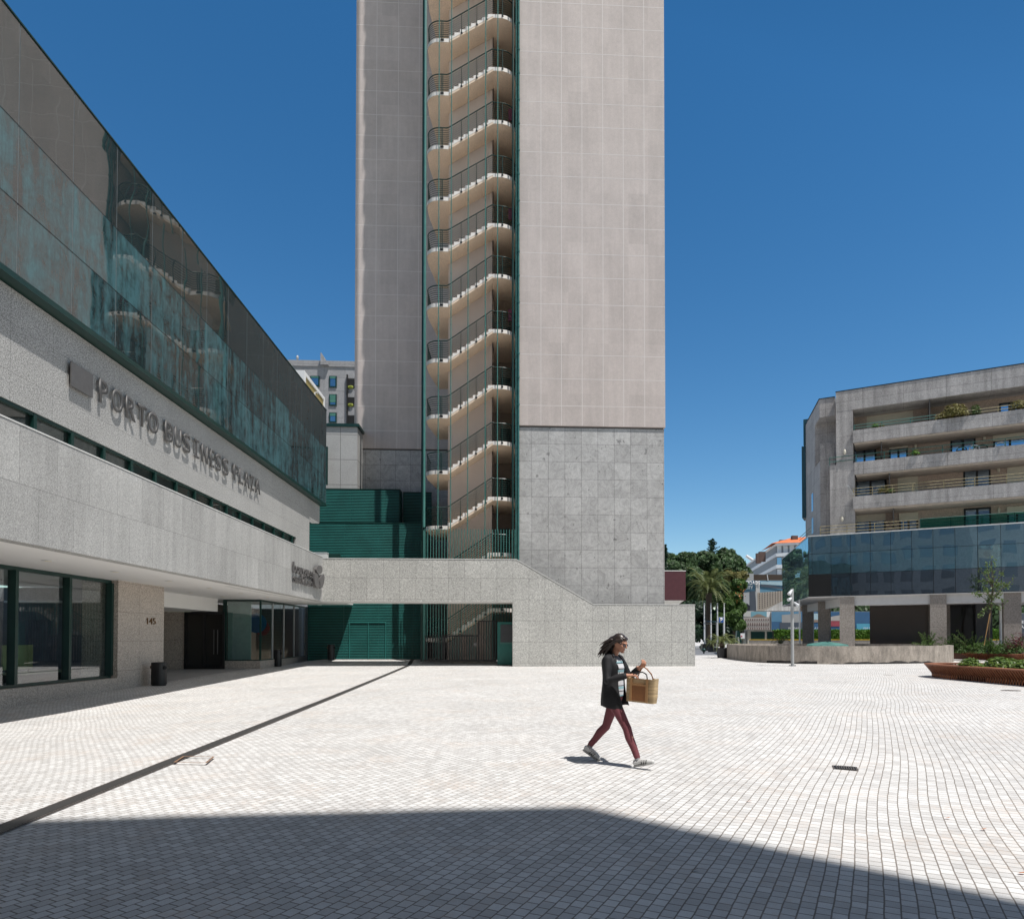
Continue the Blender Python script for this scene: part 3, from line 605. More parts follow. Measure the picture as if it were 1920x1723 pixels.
# ---- open stair
YF, YBK = 40.0, 44.3
xA = onY(840, 700, YF).x; xBb = onY(924, 700, YF).x; xSR = onY(968, 700, YF).x-.02
Lp = [-27, 73, 173, 273.4, 370.3, 465.5, 569.5, 673.5, 778, 882.8, 986.4, 1091, 1197]
Rp = [-71, 29, 128, 227, 326.9, 420.4, 515.4, 618.7, 723.4, 828.3, 932.4, 1036.9, 1141]
Lz = [onY(815, y, YF).z for y in Lp]; Rz = [onY(940, y, YF).z for y in Rp]
for _ in range(8): Lz = [Lz[0]+3.1] + Lz; Rz = [Rz[0]+3.1] + Rz
def arc(cx, cy, r, a0, a1, n=8): return [(cx+r*math.cos(R(a0+(a1-a0)*i/n)), cy+r*math.sin(R(a0+(a1-a0)*i/n))) for i in range(n+1)]
rl, rr = 0.75, 0.95; TH = .2
for i in range(len(Lz)):
    zl, zr_ = Lz[i], Rz[i]
    q = MB()
    pl = [(xSL+.35, YBK), (xSL+.02, YF+1.6)] + arc(xSL+.02+rl, YF+rl, rl, 180, 270) + [(xA, YF), (xA, YBK)]
    q.prism(pl, zl-TH, zl, 'z')
    pr = [(xBb, YBK), (xBb, YF)] + arc(xSR-rr, YF+rr, rr, 270, 360) + [(xSR, YBK)]
    q.prism(pr, zr_-TH, zr_, 'z')
    n = max(5, round((zr_-zl)/.19)); g_ = (xBb-xA)/n; ri = (zr_-zl)/n
    top = []
    for k in range(n): top += [(xA+g_*k, zl+ri*(k+1)), (xA+g_*(k+1), zl+ri*(k+1))]
    flight = [(xA, zl-TH)] + [(xA, zl)] + top + [(xBb, zr_-TH)]
    q.prism(flight, YF+.003, YF+1.3, 'y')
    if i > 0:   # flight behind the core up to the next left landing
        zn = Lz[i-1]
        q.prism([(xBb, zr_-TH), (xBb, zr_), (xA, zn), (xA, zn-TH)], YF+3.0, YBK-.01, 'y')
    st = part(q, 'stair_storey', M['stucco'], TW)
    # pale painted edge of steps and landings
    e = MB()
    def strip(path, z0, z1, closed=False):
        for a, b in zip(path, path[1:]): e.quad((a[0], a[1], z0), (b[0], b[1], z0), (b[0], b[1], z1), (a[0], a[1], z1))
    offl = [(xSL+.012, YF+1.6)] + arc(xSL+.012+rl, YF+rl, rl+.008, 180, 270) + [(xA, YF-.008)]
    strip(offl, zl-.19, zl+.03)
    offr = [(xBb, YF-.008)] + arc(xSR-rr, YF+rr, rr+.008, 270, 360) + [(xSR+.008, YF+2)]
    strip(offr, zr_-.19, zr_+.03)
    for k in range(n):
        x0_, x1_ = xA+g_*k, xA+g_*(k+1); zt2 = zl+ri*(k+1); sl_ = (zr_-zl)/(xBb-xA)
        za, zb2 = zl-.07+sl_*(x0_-xA), zl-.07+sl_*(x1_-xA)
        e.quad((x0_, YF-.006, za), (x1_, YF-.006, zb2), (x1_, YF-.006, zt2+.02), (x0_, YF-.006, zt2+.02))
    part(e, 'step_edge', M['step'], st)
    # railing
    rq = MB(); pts = [(xSL+.06, YF+2.6, zl), (xSL+.05, YF+1.6, zl)] + [(x, y, zl) for x, y in arc(xSL+.05+rl, YF+rl+.03, rl, 180, 270)] + [(xA-.1, YF+.03, zl), (xA+.05, YF+.03, zl+.06)]
    pts += [(xBb-.05, YF+.03, zr_+.05), (xBb+.15, YF+.03, zr_)] + [(x, y, zr_) for x, y in arc(xSR-rr-.03, YF+rr+.03, rr, 270, 360)] + [(xSR-.03, YF+2.2, zr_)]
    for k in range(7): rq.tube([(x, y, z+.17+.128*k) for x, y, z in pts], .017, 4)
    rq.tube([(x, y, z+1.1) for x, y, z in pts], .034, 6)
    def zat(x): return zl if x < xA else zr_ if x > xBb else zl+(zr_-zl)*(x-xA)/(xBb-xA)
    for x in (xSL+.9, xA-.35, xA+.75, xA+1.65, xBb-.4, xBb+.55): rq.box(x-.02, x+.02, YF-.03, YF+.0, zat(x)-.08, zat(x)+1.1)
    part(rq, 'railing', M['green'], st)
    for x in (xSL+.9, xA-.35, xA+.75, xA+1.65, xBb-.4, xBb+.55):
        bz = MB(); bz.box(x-.06, x+.06, YF-.05, YF-.031, zat(x)-.14, zat(x)-.03); part(bz, 'post_bracket', M['black'], st)
xc1 = onY(922.5, 700, YF+1.35).x; xc0 = onY(840.5, 700, YF+1.35).x
q = MB(); q.box(xc0, xc1, YF+1.32, YF+2.95, 0.2, ZTOP); part(q, 'stair_core', M['corewall'], TW)
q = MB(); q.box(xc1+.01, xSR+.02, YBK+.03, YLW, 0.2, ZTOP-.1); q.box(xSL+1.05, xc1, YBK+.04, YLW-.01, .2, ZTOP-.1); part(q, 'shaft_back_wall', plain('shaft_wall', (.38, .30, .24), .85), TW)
M['ddoor'] = plain('dark_door', (.03, .02, .018), .5); M['wine'] = plain('wine_red', (.22, .05, .09), .5)
for z in Rz: q = MB(); q.box(xc1+.5, xSR-.3, YBK+.0, YBK+.029, z+.01, z+2.1); part(q, 'shaft_door', M['ddoor'], TW)
for z in Rz[11:17:2]: q = MB(); q.box(xSR-.45, xSR-.15, YF+1.6, YF+1.75, z+1.3, z+2.0); part(q, 'hose_cabinet', M['wine'], TW)
# poles
q = MB(); q.tube([(xSL-.02, YF-.12, 8.0), (xSL-.02, YF-.12, ZTOP)], .075, 8); part(q, 'corner_post', M['greenlt'], TW)
q = MB(); q.box(xSL-.22, xSL-.12, YF+.1, YF+.3, 0.2, ZTOP); part(q, 'rear_post', M['green'], TW)
for px in (821.8, 845.3, 877.2, 909.7, 932.7):
    x = onY(px, 700, YF-.15).x; q = MB(); q.tube([(x, YF-.15, 7.6), (x, YF-.15, ZTOP)], .028, 6)
    for z in zz[::1]: q.tube([(x, YF-.15, z-.04), (x, YF-.15, z+.04)], .036, 6)
    part(q, 'cable_pole', M['greenlt'], TW)
x = onY(961.5, 700, YF-.15).x; q = MB(); q.tube([(x, YF-.15, 5.5), (x, YF-.15, ZTOP)], .06, 8); part(q, 'corner_post', M['green'], TW)
x = onY(967.5, 700, YF-.12).x; q = MB(); q.tube([(x, YF-.12, 5.5), (x, YF-.12, ZTOP)], .05, 8); q.tube([(x+.14, YF-.16, 5.5), (x+.14, YF-.16, ZTOP)], .065, 8)
for z in zz: q.tube([(x+.14, YF-.16, z-.05), (x+.14, YF-.16, z+.05)], .085, 8)
part(q, 'down_pipe', M['pipe'], TW)
# bar screen at the foot of the shaft
q = MB(); x = xSL+.05; zbt = onY(880, 992, YF-.2).z
while x < xSR: q.box(x-.02, x+.02, YF-.22, YF-.18, .22, zbt if x < xBb else zbt+.0); x += .163
for k in range(12): y = YF-.18+.17*k; q.box(xSL-.05, xSL-.01, y-.02, y+.02, .22, onY(795, 1000, 41).z)
part(q, 'bar_screen', M['greenlt'], TW)
q = MB()
gx0, gx1, gx2 = (onY(p, 1200, YF-.3).x for p in (833, 897.5, 931)); gz = onY(860, 1190.5, YF-.3).z; gz2 = onY(860, 1163.5, YF-.3).z
for x in (gx0, gx1): q.box(x-.05, x+.05, YF-.36, YF-.28, .2, gz2 if x == gx1 else gz)
q.box(gx0+.05, gx1-.05, YF-.35, YF-.29, gz-.08, gz); q.box(gx1+.05, gx2, YF-.35, YF-.29, gz2-.06, gz2); q.box(xSL, gx2, YF-.345, YF-.295, .22, .32)
x = xSL+.1
while x < gx2: q.box(x-.025, x+.025, YF-.34, YF-.30, .32, (gz-.08 if x < gx1 else gz2-.06) if x > gx0 else gz); x += .14
GT = thing('metal_gate', 'dark metal barred gate at the foot of the tower stair, under the bridge', 'gate', ((gx0+gx1)/2, YF-.3, .2)); part(q, 'gate_frame', M['black'], GT)
q = MB(); q.box(gx1-.3, gx1-.1, YF-.40, YF-.36, 1.1, 1.3); part(q, 'lock_box', M['steel'], GT)
# granite-faced box between the glass building and the tower
GBX = thing('granite_box', 'pale granite box with green coping between the glass wing and the tower', 'building', (-10.5, 44.5, 0))
YX = 43.8; xg1 = onY(670, 850, YX).x; zg = onY(640, 797, YX).z
q = MB(); q.box(-15.5, xg1, YX, YLW+.0, 8.7, zg-.12); part(q, 'box_wall', M['gr_box'], GBX)
q = MB(); q.box(-15.5, xg1+.12, YX-.12, YLW-.01, zg-.118, zg+.07); part(q, 'coping', M['green'], GBX)
q = MB(); a = onY(612, 838, YX-.3); q.box(a.x-.1, a.x+.1, YX-.4, YX-.25, 11.2, a.z); part(q, 'edge_post', M['green'], GBX)
# louvred plant enclosure
LV = thing('louvre_enclosure', 'dark green horizontal louvre enclosure in stacked boxes between wing and stair', 'louvre screen', (-8.5, 42.5, .2))
def slats(x0, x1, y, z0, z1, p=.0965, name='louvre_screen', lab=None):
    q = MB(); z = z0+.03
    while z < z1-.02:
        q.prism([(y, z), (y+.016, z), (y+.028, z+.034), (y+.012, z+.034)], x0, x1, 'x'); z += p
    o = part(q, name, M['louver'], LV, lab)
    b = MB(); b.box(x0, x1, y+.10, y+.13, z0, z1); part(b, 'backing', plain('louvre_back', (.006, .022, .02), .7), o)
    f = MB(); f.box(x0-.02, x1+.02, y-.01, y+.13, z1, z1+.05); f.box(x0-.03, x0-.001, y-.01, y+.13, z0, z1-.001)
    xx = x0+2.1
    while xx < x1-.4: f.box(xx-.02, xx+.02, y+.06, y+.10, z0, z1-.001); xx += 2.1
    part(f, 'frame', M['green'], o)
    return o
xl0, xl1 = onY(578.8, 1000, 42).x, xSL-.25
zlo = onY(700, 981, 42).z
slats(xl0, xl1, 42.0, .2, zlo)
a, b = onY(603, 917, 44.25), onY(752, 919, 44.25); slats(-14, b.x, 43.4, zlo+.3, onY(640, 917.5, 43.4).z)
slats(b.x+.1, xSL-.1, 44.6, zlo+.3, onY(780, 924, 44.6).z)
q = MB(); q.box(xl0, xl1, 42.14, YLW, zlo-.1, zlo+.02); q.box(-14, b.x, 43.53, YX-.001 if YX < 43.5 else 43.78, onY(640, 917.5, 43.4).z-.1, onY(640, 917.5, 43.4).z); q.box(xl1-.03, xl1, 42.14, YLW, .2, zlo-.11); q.box(xl0, xl0+.03, 42.14, 46, .2, zlo-.11); q.box(b.x-.02, b.x+.04, 43.55, 44.6, zlo+.3, onY(780, 924, 44.6).z)
part(q, 'enclosure_roof', M['green'], LV)
q = MB(); a, b, c = (onY(p, 1170, 41.97).x for p in (655.5, 690.5, 723)); zd = onY(690, 1167, 41.97).z
for x in (a, b, c): q.box(x-.02, x+.02, 41.96, 41.99, .22, zd+.002)
q.box(a-.02, c+.02, 41.955, 41.985, zd+.001, zd+.04); part(q, 'hidden_door_frame', M['louver'], LV)
q = MB(); a, b = onY(614, 1040, 41.9), onY(638, 1040, 41.9); q.box(a.x, b.x, 41.9, 41.98, 5.5, onY(620, 1037.5, 41.9).z); part(q, 'blank_panel', M['green'], LV)
# background apartment block on the left
AB = thing('apartment_block', 'grey granite apartment block with green framed windows behind the roof', 'building', (-26, 88, 0))
YA = 80
az = onY(600, 676, YA).z; ax0, ax1 = onY(470, 700, YA).x, onY(720, 700, YA).x
q = MB(); q.box(ax0, ax1, YA, YA+12, 0, az)
M['gr_far'] = granite('far_granite', (0.30, 0.30, 0.305), (1, 0, 0), 2.4, 1.55, .5, .8, joint=.72, jw=.03, s1=12, s2=5, sp=.25, stain=.1)
part(q, 'block_wall', M['gr_far'], AB)
q = MB(); z = onY(600, 686.5, YA).z; q.box(ax0, ax1, YA-.12, YA-.001, z-.06, z+.04); a = onY(603, 664.8, YA); b = onY(616, 690, YA)
q.prism([(a.x, z), (b.x+.1, z), (b.x-.1, a.z-1.0), (b.x-.7, a.z), (a.x, a.z)], YA-.5, YA+1, 'y'); part(q, 'chimney', M['gr_far'], AB)
M['bluewin'] = mirror('far_window_glass', (.75, .85, .95), .35, wav=.004, body=(.01, .03, .05))
def awin(x0p, x1p, y0p_, y1p_, shut=0.0):
    a, b = onY(x0p, y0p_, YA), onY(x1p, y1p_, YA); q = MB()
    q.box(a.x, b.x, YA-.12, YA-.002, b.z, a.z); wn = part(q, 'window', M['green'], AB)
    q = MB(); q.box(a.x+.15, b.x-.15, YA-.14, YA-.121, b.z+.15, a.z-.15-shut*(a.z-b.z)); part(q, 'pane', M['bluewin'], wn)
    if shut:
        q = MB(); q.box(a.x+.12, b.x-.12, YA-.19, YA-.142, a.z-.15-shut*(a.z-b.z), a.z-.1); part(q, 'shutter', plain('green_shutter', (.05, .17, .13), .6), wn)
awin(617.5, 631.5, 705.5, 727.5, .12); awin(617.5, 631.5, 739.8, 761.5, .6); awin(617.5, 631.5, 774, 793, .22); awin(582, 599.5, 705.5, 725.5, .08)
for y0_, y1_ in ((710, 729), (745, 762.5), (779, 797)):
    q = MB(); a, b = onY(652.5, y0_, YA), onY(690, y1_, YA); q.box(a.x, b.x, YA-.05, YA-.002, b.z, a.z)
    q.box(a.x-.12, a.x+.002, YA-.3, YA-.002, b.z-.8, a.z+.4); part(q, 'loggia', M['dark'], AB)
M['ygp'] = plain('yellow_green_plant', (.22, .25, .03), .7)
for y1_ in (729, 762.5):
    q = MB()
    for px in (655, 657, 659): a = onY(px, y1_, YA-.15); q.ball((a.x, YA-.12, a.z+.2), (.22, .1, .2), 6, 5)
    part(q, 'balcony_plant', M['ygp'], AB)
a = onY(553.5, 671, YA+1); q = MB(); q.box(a.x-.3, a.x+.3, YA+1, YA+1.4, az, az+.35); q.ball((a.x+.2, YA+1.2, az+.75), (.16, .16, .28), 8, 6); part(q, 'roof_vent', M['greypaint'], AB)
# ================================================================== RIGHT BUILDING  (u along facade, w inward, z up)
UD = RT*0.8882 - FH*0.4595; WD = RT*0.4595 + FH*0.8882
C0 = CP((1517-X0)/FOC*56, 56)
def TU(u, w, z): return C0 + UD*u + WD*w + Vector((0, 0, z))
def UZ(px, py, w=0): p = onP(px, py, C0+WD*w, WD)-C0; return p.dot(UD), p.z
# the receding left face: direction toward VP 1295
SD = (RT*((1295-X0)/FOC) + FH).normalized(); sdu, sdw = SD.dot(UD), SD.dot(WD)
UDt = tuple(UD)
M['gr_right'] = granite('granite_right_block', (0.40, 0.385, 0.375), UDt, 2.9, 1.42, .8, .9, joint=.6, jw=.016, s1=18, s2=7, sp=.22, stain=.16, var=.05, streak=.22)
M['gr_rcol'] = granite('granite_columns', (0.33, 0.295, 0.265), UDt, 3, 1.5, .8, .9, joint=.7, jw=.012, s1=22, s2=9, sp=.35, stain=.08)
M['brownwall'] = plain('brown_render', (0.46, 0.37, 0.31), .85, var=.08, fine=12)
M['soff2'] = plain('grey_white_soffit', (.58, .57, .56), .7, var=.05)
M['glass_r'] = mirror('teal_curtain_glass', (.55, .80, .96), .60, dirt=(.05, .12, .14), dirtamt=.25, wav=.01, wsc=.5, body=(.025, .065, .08), low=8.40)
M['glass_r3'] = mirror('dark_teal_glass', (.60, .72, .84), .42, dirt=(.03, .045, .06), dirtamt=.2, wav=.006, wsc=.5, body=(.012, .018, .026))
M['shutter'] = plain('cream_shutter', (.60, .57, .47), .7, var=.05)
M['rail'] = plain('green_rail', (.05, .16, .14), .4, var=.3, sc=3)
M['railyellow'] = plain('weathered_yellow_rail', (.26, .22, .12), .6, var=.5, sc=7)
M['bwin'] = mirror('blue_window_glass', (.6, .8, 1.0), .5, wav=.004, body=(.004, .01, .02))
M['bframe'] = plain('dark_window_frame', (.012, .016, .02), .4)
RB = thing('apartment_building', 'grey granite apartment building on the right with balconies above a teal glass band on columns', 'building', TU(6, 4, 0))
zr3 = [UZ(1558.7, y)[1] for y in (1117.4, 1075.8, 1036.9, 1003)]
UMAX = 22
# glass band, front
pu = [0.0, .27] + [.27+1.437*k for k in range(1, 15)]
def gpane(mat, rows_, name, us, w0=0):
    q = MB(TU)
    for a, b in zip(us, us[1:]):
        for c, d in rows_: q.quad((a+.015, w0, c+.015), (b-.015, w0, c+.015), (b-.015, w0, d-.015), (a+.015, w0, d-.015))
    return q
gb = part(gpane(None, [(zr3[1], zr3[2]), (zr3[2], zr3[3])], '', pu), 'glass_band', M['glass_r'], RB, fix=False)
part(gpane(None, [(zr3[0], zr3[1])], '', pu[2:]), 'lower_pane', M['glass_r3'], gb, fix=False)
part(gpane(None, [(zr3[0], zr3[1])], '', pu[:3]), 'open_pane', M['dark'], gb, fix=False)
# one pane stands open a little
q = MB(TU); ub = pu[9]; q.quad((ub+.02, -.2, zr3[1]+.03), (ub+1.40, -.2, zr3[1]+.03), (ub+1.40, -.03, zr3[2]-.02), (ub+.02, -.03, zr3[2]-.02)); part(q, 'tilted_pane', mirror('pale_tilted_glass', (.75, .95, 1.0), .5, dirt=(.10, .2, .22), dirtamt=.4, wav=.004), gb)
q = MB(TU)
for u in pu: q.box(u-.02, u+.02, .004, .06, zr3[0], zr3[-1])
for z in zr3: q.box(0, pu[-1], .003, .061, z-.025, z+.025)
part(q, 'gasket', M['dark'], gb)
# receding side face
def TS(s_, o_, z): return TU(sdu*s_ - (-0)*o_, sdw*s_, z) + (RT*math.cos(0)*0)
LS = 16.5
q = MB()
for k in range(11):
    s0, s1_ = k*1.5+.015, (k+1)*1.5-.015
    for c, d in zip(zr3, zr3[1:]): q.quad(TU(sdu*s1_, sdw*s1_, c+.015), TU(sdu*s0, sdw*s0, c+.015), TU(sdu*s0, sdw*s0, d-.015), TU(sdu*s1_, sdw*s1_, d-.015))
part(q, 'side_glass_band', M['glass_r'], RB, fix=False)
# bodies: glass storey core, soffit, roof slab
def uw(s_, off=0): return (sdu*s_+off*.6+.0, sdw*s_+off)
q = MB(TU); pl = [(.1, .07), (UMAX, .07), (UMAX, 18), (sdu*16.4+.3, sdw*16.4)]
q.prism(pl, zr3[0]-.02, zr3[3]-.03, 'z'); part(q, 'glass_storey_body', M['dark'], RB)
q = MB(TU); pl = [(-.03, -.04), (UMAX, -.04), (UMAX, 18.2), (sdu*16.55-.0, sdw*16.55)]
q.prism(pl, zr3[3]-.028, zr3[3]+.05, 'z'); part(q, 'terrace_slab', M['coping'], RB)
q = MB(TU); q.prism(pl, zr3[0]-.07, zr3[0]-.022, 'z'); part(q, 'soffit', M['soff2'], RB)
# columns and beams
def col(px, zc, wd=1.08):
    p = GP(px, zc)-C0; u, w_ = p.dot(UD), p.dot(WD); q = MB(TU); q.box(u-wd/2, u+wd/2, w_-wd/2, w_+wd/2, -.2, zr3[0]-.071); part(q, 'column', M['gr_rcol'], RB); return u, w_
c1 = col(1589, 55.2); c2 = col(1759, 52.3); c3 = col(1897, 50.3); c4 = col(1546, 62, 1.0); c5 = col(1515.5, 69, 1.0)
zbm = UZ(1650, 1134.5, c1[1])[1]
q = MB(TU)
q.box(c1[0]+.541, c2[0]-.541, c1[1]-.35, c1[1]+.2, zbm, zr3[0]-.072); q.box(c2[0]+.541, c3[0]-.541, c1[1]-.35, c1[1]+.2, zbm, zr3[0]-.072); q.box(c3[0]+.541, UMAX, c1[1]-.35, c1[1]+.2, zbm, zr3[0]-.072)
part(q, 'beam', M['soff2'], RB)
q = MB(); A_, B_ = TU(*c1, 0), TU(*c5, 0); d_ = (B_-A_).normalized(); sd_ = d_.cross(Vector((0, 0, 1)))*.2
for t0, t1_ in ((.6, 6.2), (7.6, 13.5)):
    P0, P1 = A_+d_*t0, A_+d_*t1_; vv = [q.v(p+Vector((0, 0, z))) for z in (zbm, zr3[0]-.072) for p in (P0-sd_, P1-sd_, P1+sd_, P0+sd_)]
    for f in ((3, 2, 1, 0), (4, 5, 6, 7), (0, 1, 5, 4), (1, 2, 6, 5), (2, 3, 7, 6), (3, 0, 4, 7)): q.face([vv[i] for i in f])
part(q, 'side_beam', M['soff2'], RB)
# recessed ground floor walls
def pu_(px, w_): return UZ(px, 1190, w_)[0]
M['polished'] = mirror('polished_dark_granite', (.6, .55, .5), .12, wav=.003, body=(.085, .07, .062))
q = MB(TU); q.box(pu_(1631, 5), pu_(1741, 5), 5, 9, -.2, zr3[0]-.073); part(q, 'polished_wall', M['polished'], RB)
q = MB(TU); q.box(pu_(1741, 6), pu_(1782, 6), 6, 9, -.2, zr3[0]-.0735); part(q, 'inner_pier', M['gr_rcol'], RB)
q = MB(TU); q.box(pu_(1782, 6.3), pu_(1830, 6.3), 6.3, 6.4, -.1, zbm+.2); part(q, 'lobby_door', M['doorglass'], RB)
q = MB(TU); q.box(pu_(1830, 5.2), pu_(1861, 5.2), 5.2, 9, -.2, zr3[0]-.0737); part(q, 'grey_pier', plain('dark_grey_panel', (.07, .075, .085), .5), RB)
q = MB(TU); q.box(pu_(1630, 5), UMAX, 4.9, 9.2, zbm+.15, zr3[0]-.0745); part(q, 'lobby_ceiling', M['soff2'], RB)
# upper block
ZRF = UZ(1603, 729.8, .5)[1]; zfb = UZ(1603, 766.8, .5)[1]
def zz_(py, w_=.5, px=1603): return UZ(px, py, w_)[1]
uP0, uP1 = UZ(1567.5, 800, .6)[0], UZ(1599, 800, .6)[0]; uQ0 = UZ(1556, 900, .6)[0]
zA1, zA0, zB1, zB0, zC1, zC0 = zz_(807.7), zz_(830.7), zz_(867), zz_(890), zz_(931.5), zz_(955)
q = MB(TU)
q.box(uP0, UMAX, .6, 2.4, zfb, ZRF)                                   # top fascia
q.box(uP0, uP1, .61, 3.0, zB1, zfb-.001)                              # corner pier
q.box(uQ0, uP1+.1, .6, 3.2, zr3[3]+.05, zB1-.001)                     # lower corner wall
part(q, 'corner_pier', M['gr_right'], RB)
q = MB(TU); q.box(uP0-.02, UMAX, .57, 2.45, ZRF+.002, ZRF+.07); part(q, 'roof_trim', M['bframe'], RB)
for a_, b_, wf, u0_, nm in ((zA0, zA1, .35, uP1, 0), (zB0, zB1, .45, uP1+.1, 1), (zC0, zC1, .35, uP1-.02, 2)):
    q = MB(TU); q.box(u0_+.002, UMAX, wf, wf+.25, a_, b_); o = part(q, 'balcony_parapet', M['gr_right'], RB)
    q = MB(TU); q.box(u0_+.1, UMAX, wf+.2, 3.3, a_-.10, a_-.001); part(q, 'balcony_slab', plain('balcony_underside_%d' % nm, (.50, .44, .38), .8), o)
q = MB(TU); q.box(uP1, UMAX, 3.0, 3.3, zr3[3]+.05, ZRF-.1); part(q, 'balcony_back_wall', M['brownwall'], RB)
q = MB(TU); q.box(uP1, UMAX, 2.41, 3.0, zfb+.02, zfb+.1); part(q, 'top_soffit', M['soff2'], RB)
q = MB(TU); q.box(uQ0+.3, UMAX, 3.31, 14, zr3[3]+.06, ZRF-.2); part(q, 'core_block', M['gr_right'], RB)
# receding left wing: taller stepped side
uL = UZ(1537, 820, 1.9)[0]; zL1 = UZ(1537, 749, 1.9)[1]
def SP(px, w0, u0):   # length along the side direction from (u0,w0) so that it projects to px
    lo, hi = 0, 60
    for _ in range(40):
        mid = (lo+hi)/2; p = TU(u0+sdu*mid, w0+sdw*mid, 0); x = X0+FOC*p.dot(RT)/p.dot(FH)
        if x > px: lo = mid
        else: hi = mid
    return lo
s1_ = SP(1512, 1.9, uL)
q = MB(TU)
pl = [(uL, 1.9), (uQ0+.35, 1.9), (uQ0+.35, 3.5), (uL+sdu*s1_+4, 1.9+sdw*s1_), (uL+sdu*s1_, 1.9+sdw*s1_)]
zn0, zn1 = UZ(1537, 783, 1.9)[1], UZ(1530, 865, 1.9)[1]
zn2 = UZ(1530, 834, 1.9)[1]
q.prism(pl, zn0, zL1, 'z'); q.prism(pl, zr3[3]+.051, zn1, 'z')
pl2 = [(uL+1.3*sdu+.5, 1.9+1.3*sdw+.2)] + [(uQ0+.35, 3.0), (uQ0+.35, 3.5)] + pl[3:]
pl2[0] = (uL+sdu*2.2, 1.9+sdw*2.2); q.prism([pl2[0], (uQ0+.35, 1.9+2.0), pl[3], pl[4]], zn1+.001, zn0-.001, 'z')
q.box(uL+.0, uL+1.15, 1.85, 2.05, zn1+.002, zn2)
part(q, 'side_wing', M['gr_right'], RB)
q = MB(TU); q.prism([(uL-.05, 1.85), (uQ0+.35, 1.85), (uQ0+.35, 3.5), pl[3], (pl[4][0]-.05, pl[4][1])], zL1+.002, zL1+.06, 'z'); part(q, 'side_roof_trim', M['bframe'], RB)
q = MB(TU); sv = s1_*.97; q.box(uL+sdu*sv-.32, uL+sdu*sv+.3, 1.9+sdw*sv-.2, 1.9+sdw*sv+1.6, zr3[3]+3, zL1-2.0); q.box(uL+sdu*sv-.15, uL+sdu*sv+1.5, 1.9+sdw*sv-.2, 1.9+sdw*sv+1.6, zL1-1.9, zL1+.55); part(q, 'side_bay', plain('teal_side_bay', (.02, .07, .09), .25), RB)
q = MB(); 
for sa, sb in ((3.3, 4.2),):
    for za, zb3 in ((zr3[3]+1.0, zr3[3]+2.4), (zr3[3]+3.0, zr3[3]+4.6)):
        A1, B1 = TU(uL+sdu*sa-.012, 1.9+sdw*sa, 0), TU(uL+sdu*sb-.012, 1.9+sdw*sb, 0)
        q.quad(A1+Vector((0, 0, za)), B1+Vector((0, 0, za)), B1+Vector((0, 0, zb3)), A1+Vector((0, 0, zb3)))
part(q, 'side_window', M['bluewin'], RB)
# windows and shutters on the back wall
WB = 3.0
def rwin(px0, py0, px1, py1, kind='win', split=.5, zlow=None):
    u0, z0_ = UZ(px0, py0, WB); u1, z1_ = UZ(px1, py1, WB); zt_2, zb_2 = max(z0_, z1_), (zlow if zlow is not None else min(z0_, z1_))
    if kind == 'shut':
        q = MB(TU); q.box(u0, u1, WB-.05, WB-.002, zb_2, zt_2); part(q, 'roller_shutter', M['shutter'], RB)
        return
    q = MB(TU); q.box(u0, u1, WB-.06, WB-.002, zb_2, zt_2); wn = part(q, 'window', M['bframe'], RB)
    um = u0+(u1-u0)*split; q = MB(TU)
    for a, b in ((u0+.12, um-.08), (um+.08, u1-.12)): q.quad((a, WB-.066, zb_2+.1), (b, WB-.066, zb_2+.1), (b, WB-.066, zt_2-.14), (a, WB-.066, zt_2-.14))
    part(q, 'pane', M['bwin'], wn, fix=False)
    if kind == 'half':
        q = MB(TU); q.box(u0-.02, u1+.02, WB-.10, WB-.07, zt_2-.55, zt_2+.05); part(q, 'half_shutter', M['shutter'], wn)
zTB, zBB, zCC, zGG = zA0-.12, zB0+.1, zC0+.1, zr3[3]+.06
rwin(1599, 844, 1643, 846, zlow=zB0+.1); rwin(1667, 831, 1702, 835, 'half', zlow=zB0+.1); rwin(1782, 820, 1829, 824, zlow=zB0+.1); rwin(1862, 815, 1925, 818, 'half', zlow=zB0+.1)
rwin(1603, 902, 1662, 905, zlow=zC0+.1); rwin(1683, 890, 1721, 893, 'shut', zlow=zC0+.1); rwin(1806, 878, 1857, 882, zlow=zC0+.1); rwin(1888, 873, 1925, 876, 'shut', zlow=zC0+.1)
rwin(1603, 968, 1660, 971, 'half', zlow=zGG); rwin(1686, 964, 1721, 967, 'half', zlow=zGG); rwin(1807, 954, 1858, 958, zlow=zGG); rwin(1888, 952, 1925, 954, 'half', zlow=zGG)
rwin(1625, 782, 1712, 790, 'shut', zlow=zA0+.1); rwin(1873, 757, 1912, 762, zlow=zA0+.1)
# partition screens between flats and wall lamps
for px, py in ((1742, 775), (1653, 835), (1668, 893), (1675, 960)):
    u, z = UZ(px, py, 1.8); q = MB(TU); zt9 = z+1.0; q.box(u-.04, u+.04, .7, 2.98, z-1.1, zt9); part(q, 'balcony_divider', plain('divider_%d' % px, (.09, .085, .08), .7), RB)
    q = MB(TU)
    for w_ in (.75, 1.5): q.box(u-.06, u-.041, w_, w_+.06, zt9, zt9+.5)
    q.box(u-.06, u-.041, .7, 1.6, zt9+.2, zt9+.26); part(q, 'spike_guard', M['bframe'], RB)
for px, py in ((1716, 836), (1845, 821), (1872, 880.5), (1872.5, 957)):
    u, z = UZ(px, py, WB); q = MB(TU); q.ball((0, 0, 0), .001) if 0 else None
    me = MB().ball((0, 0, 0), (.11, .09, .22), 10, 8).mesh('l'); me.transform(Matrix.Translation(TU(u, WB-.08, z))); part(me, 'wall_lamp', M['shutter'], RB, sm=True)
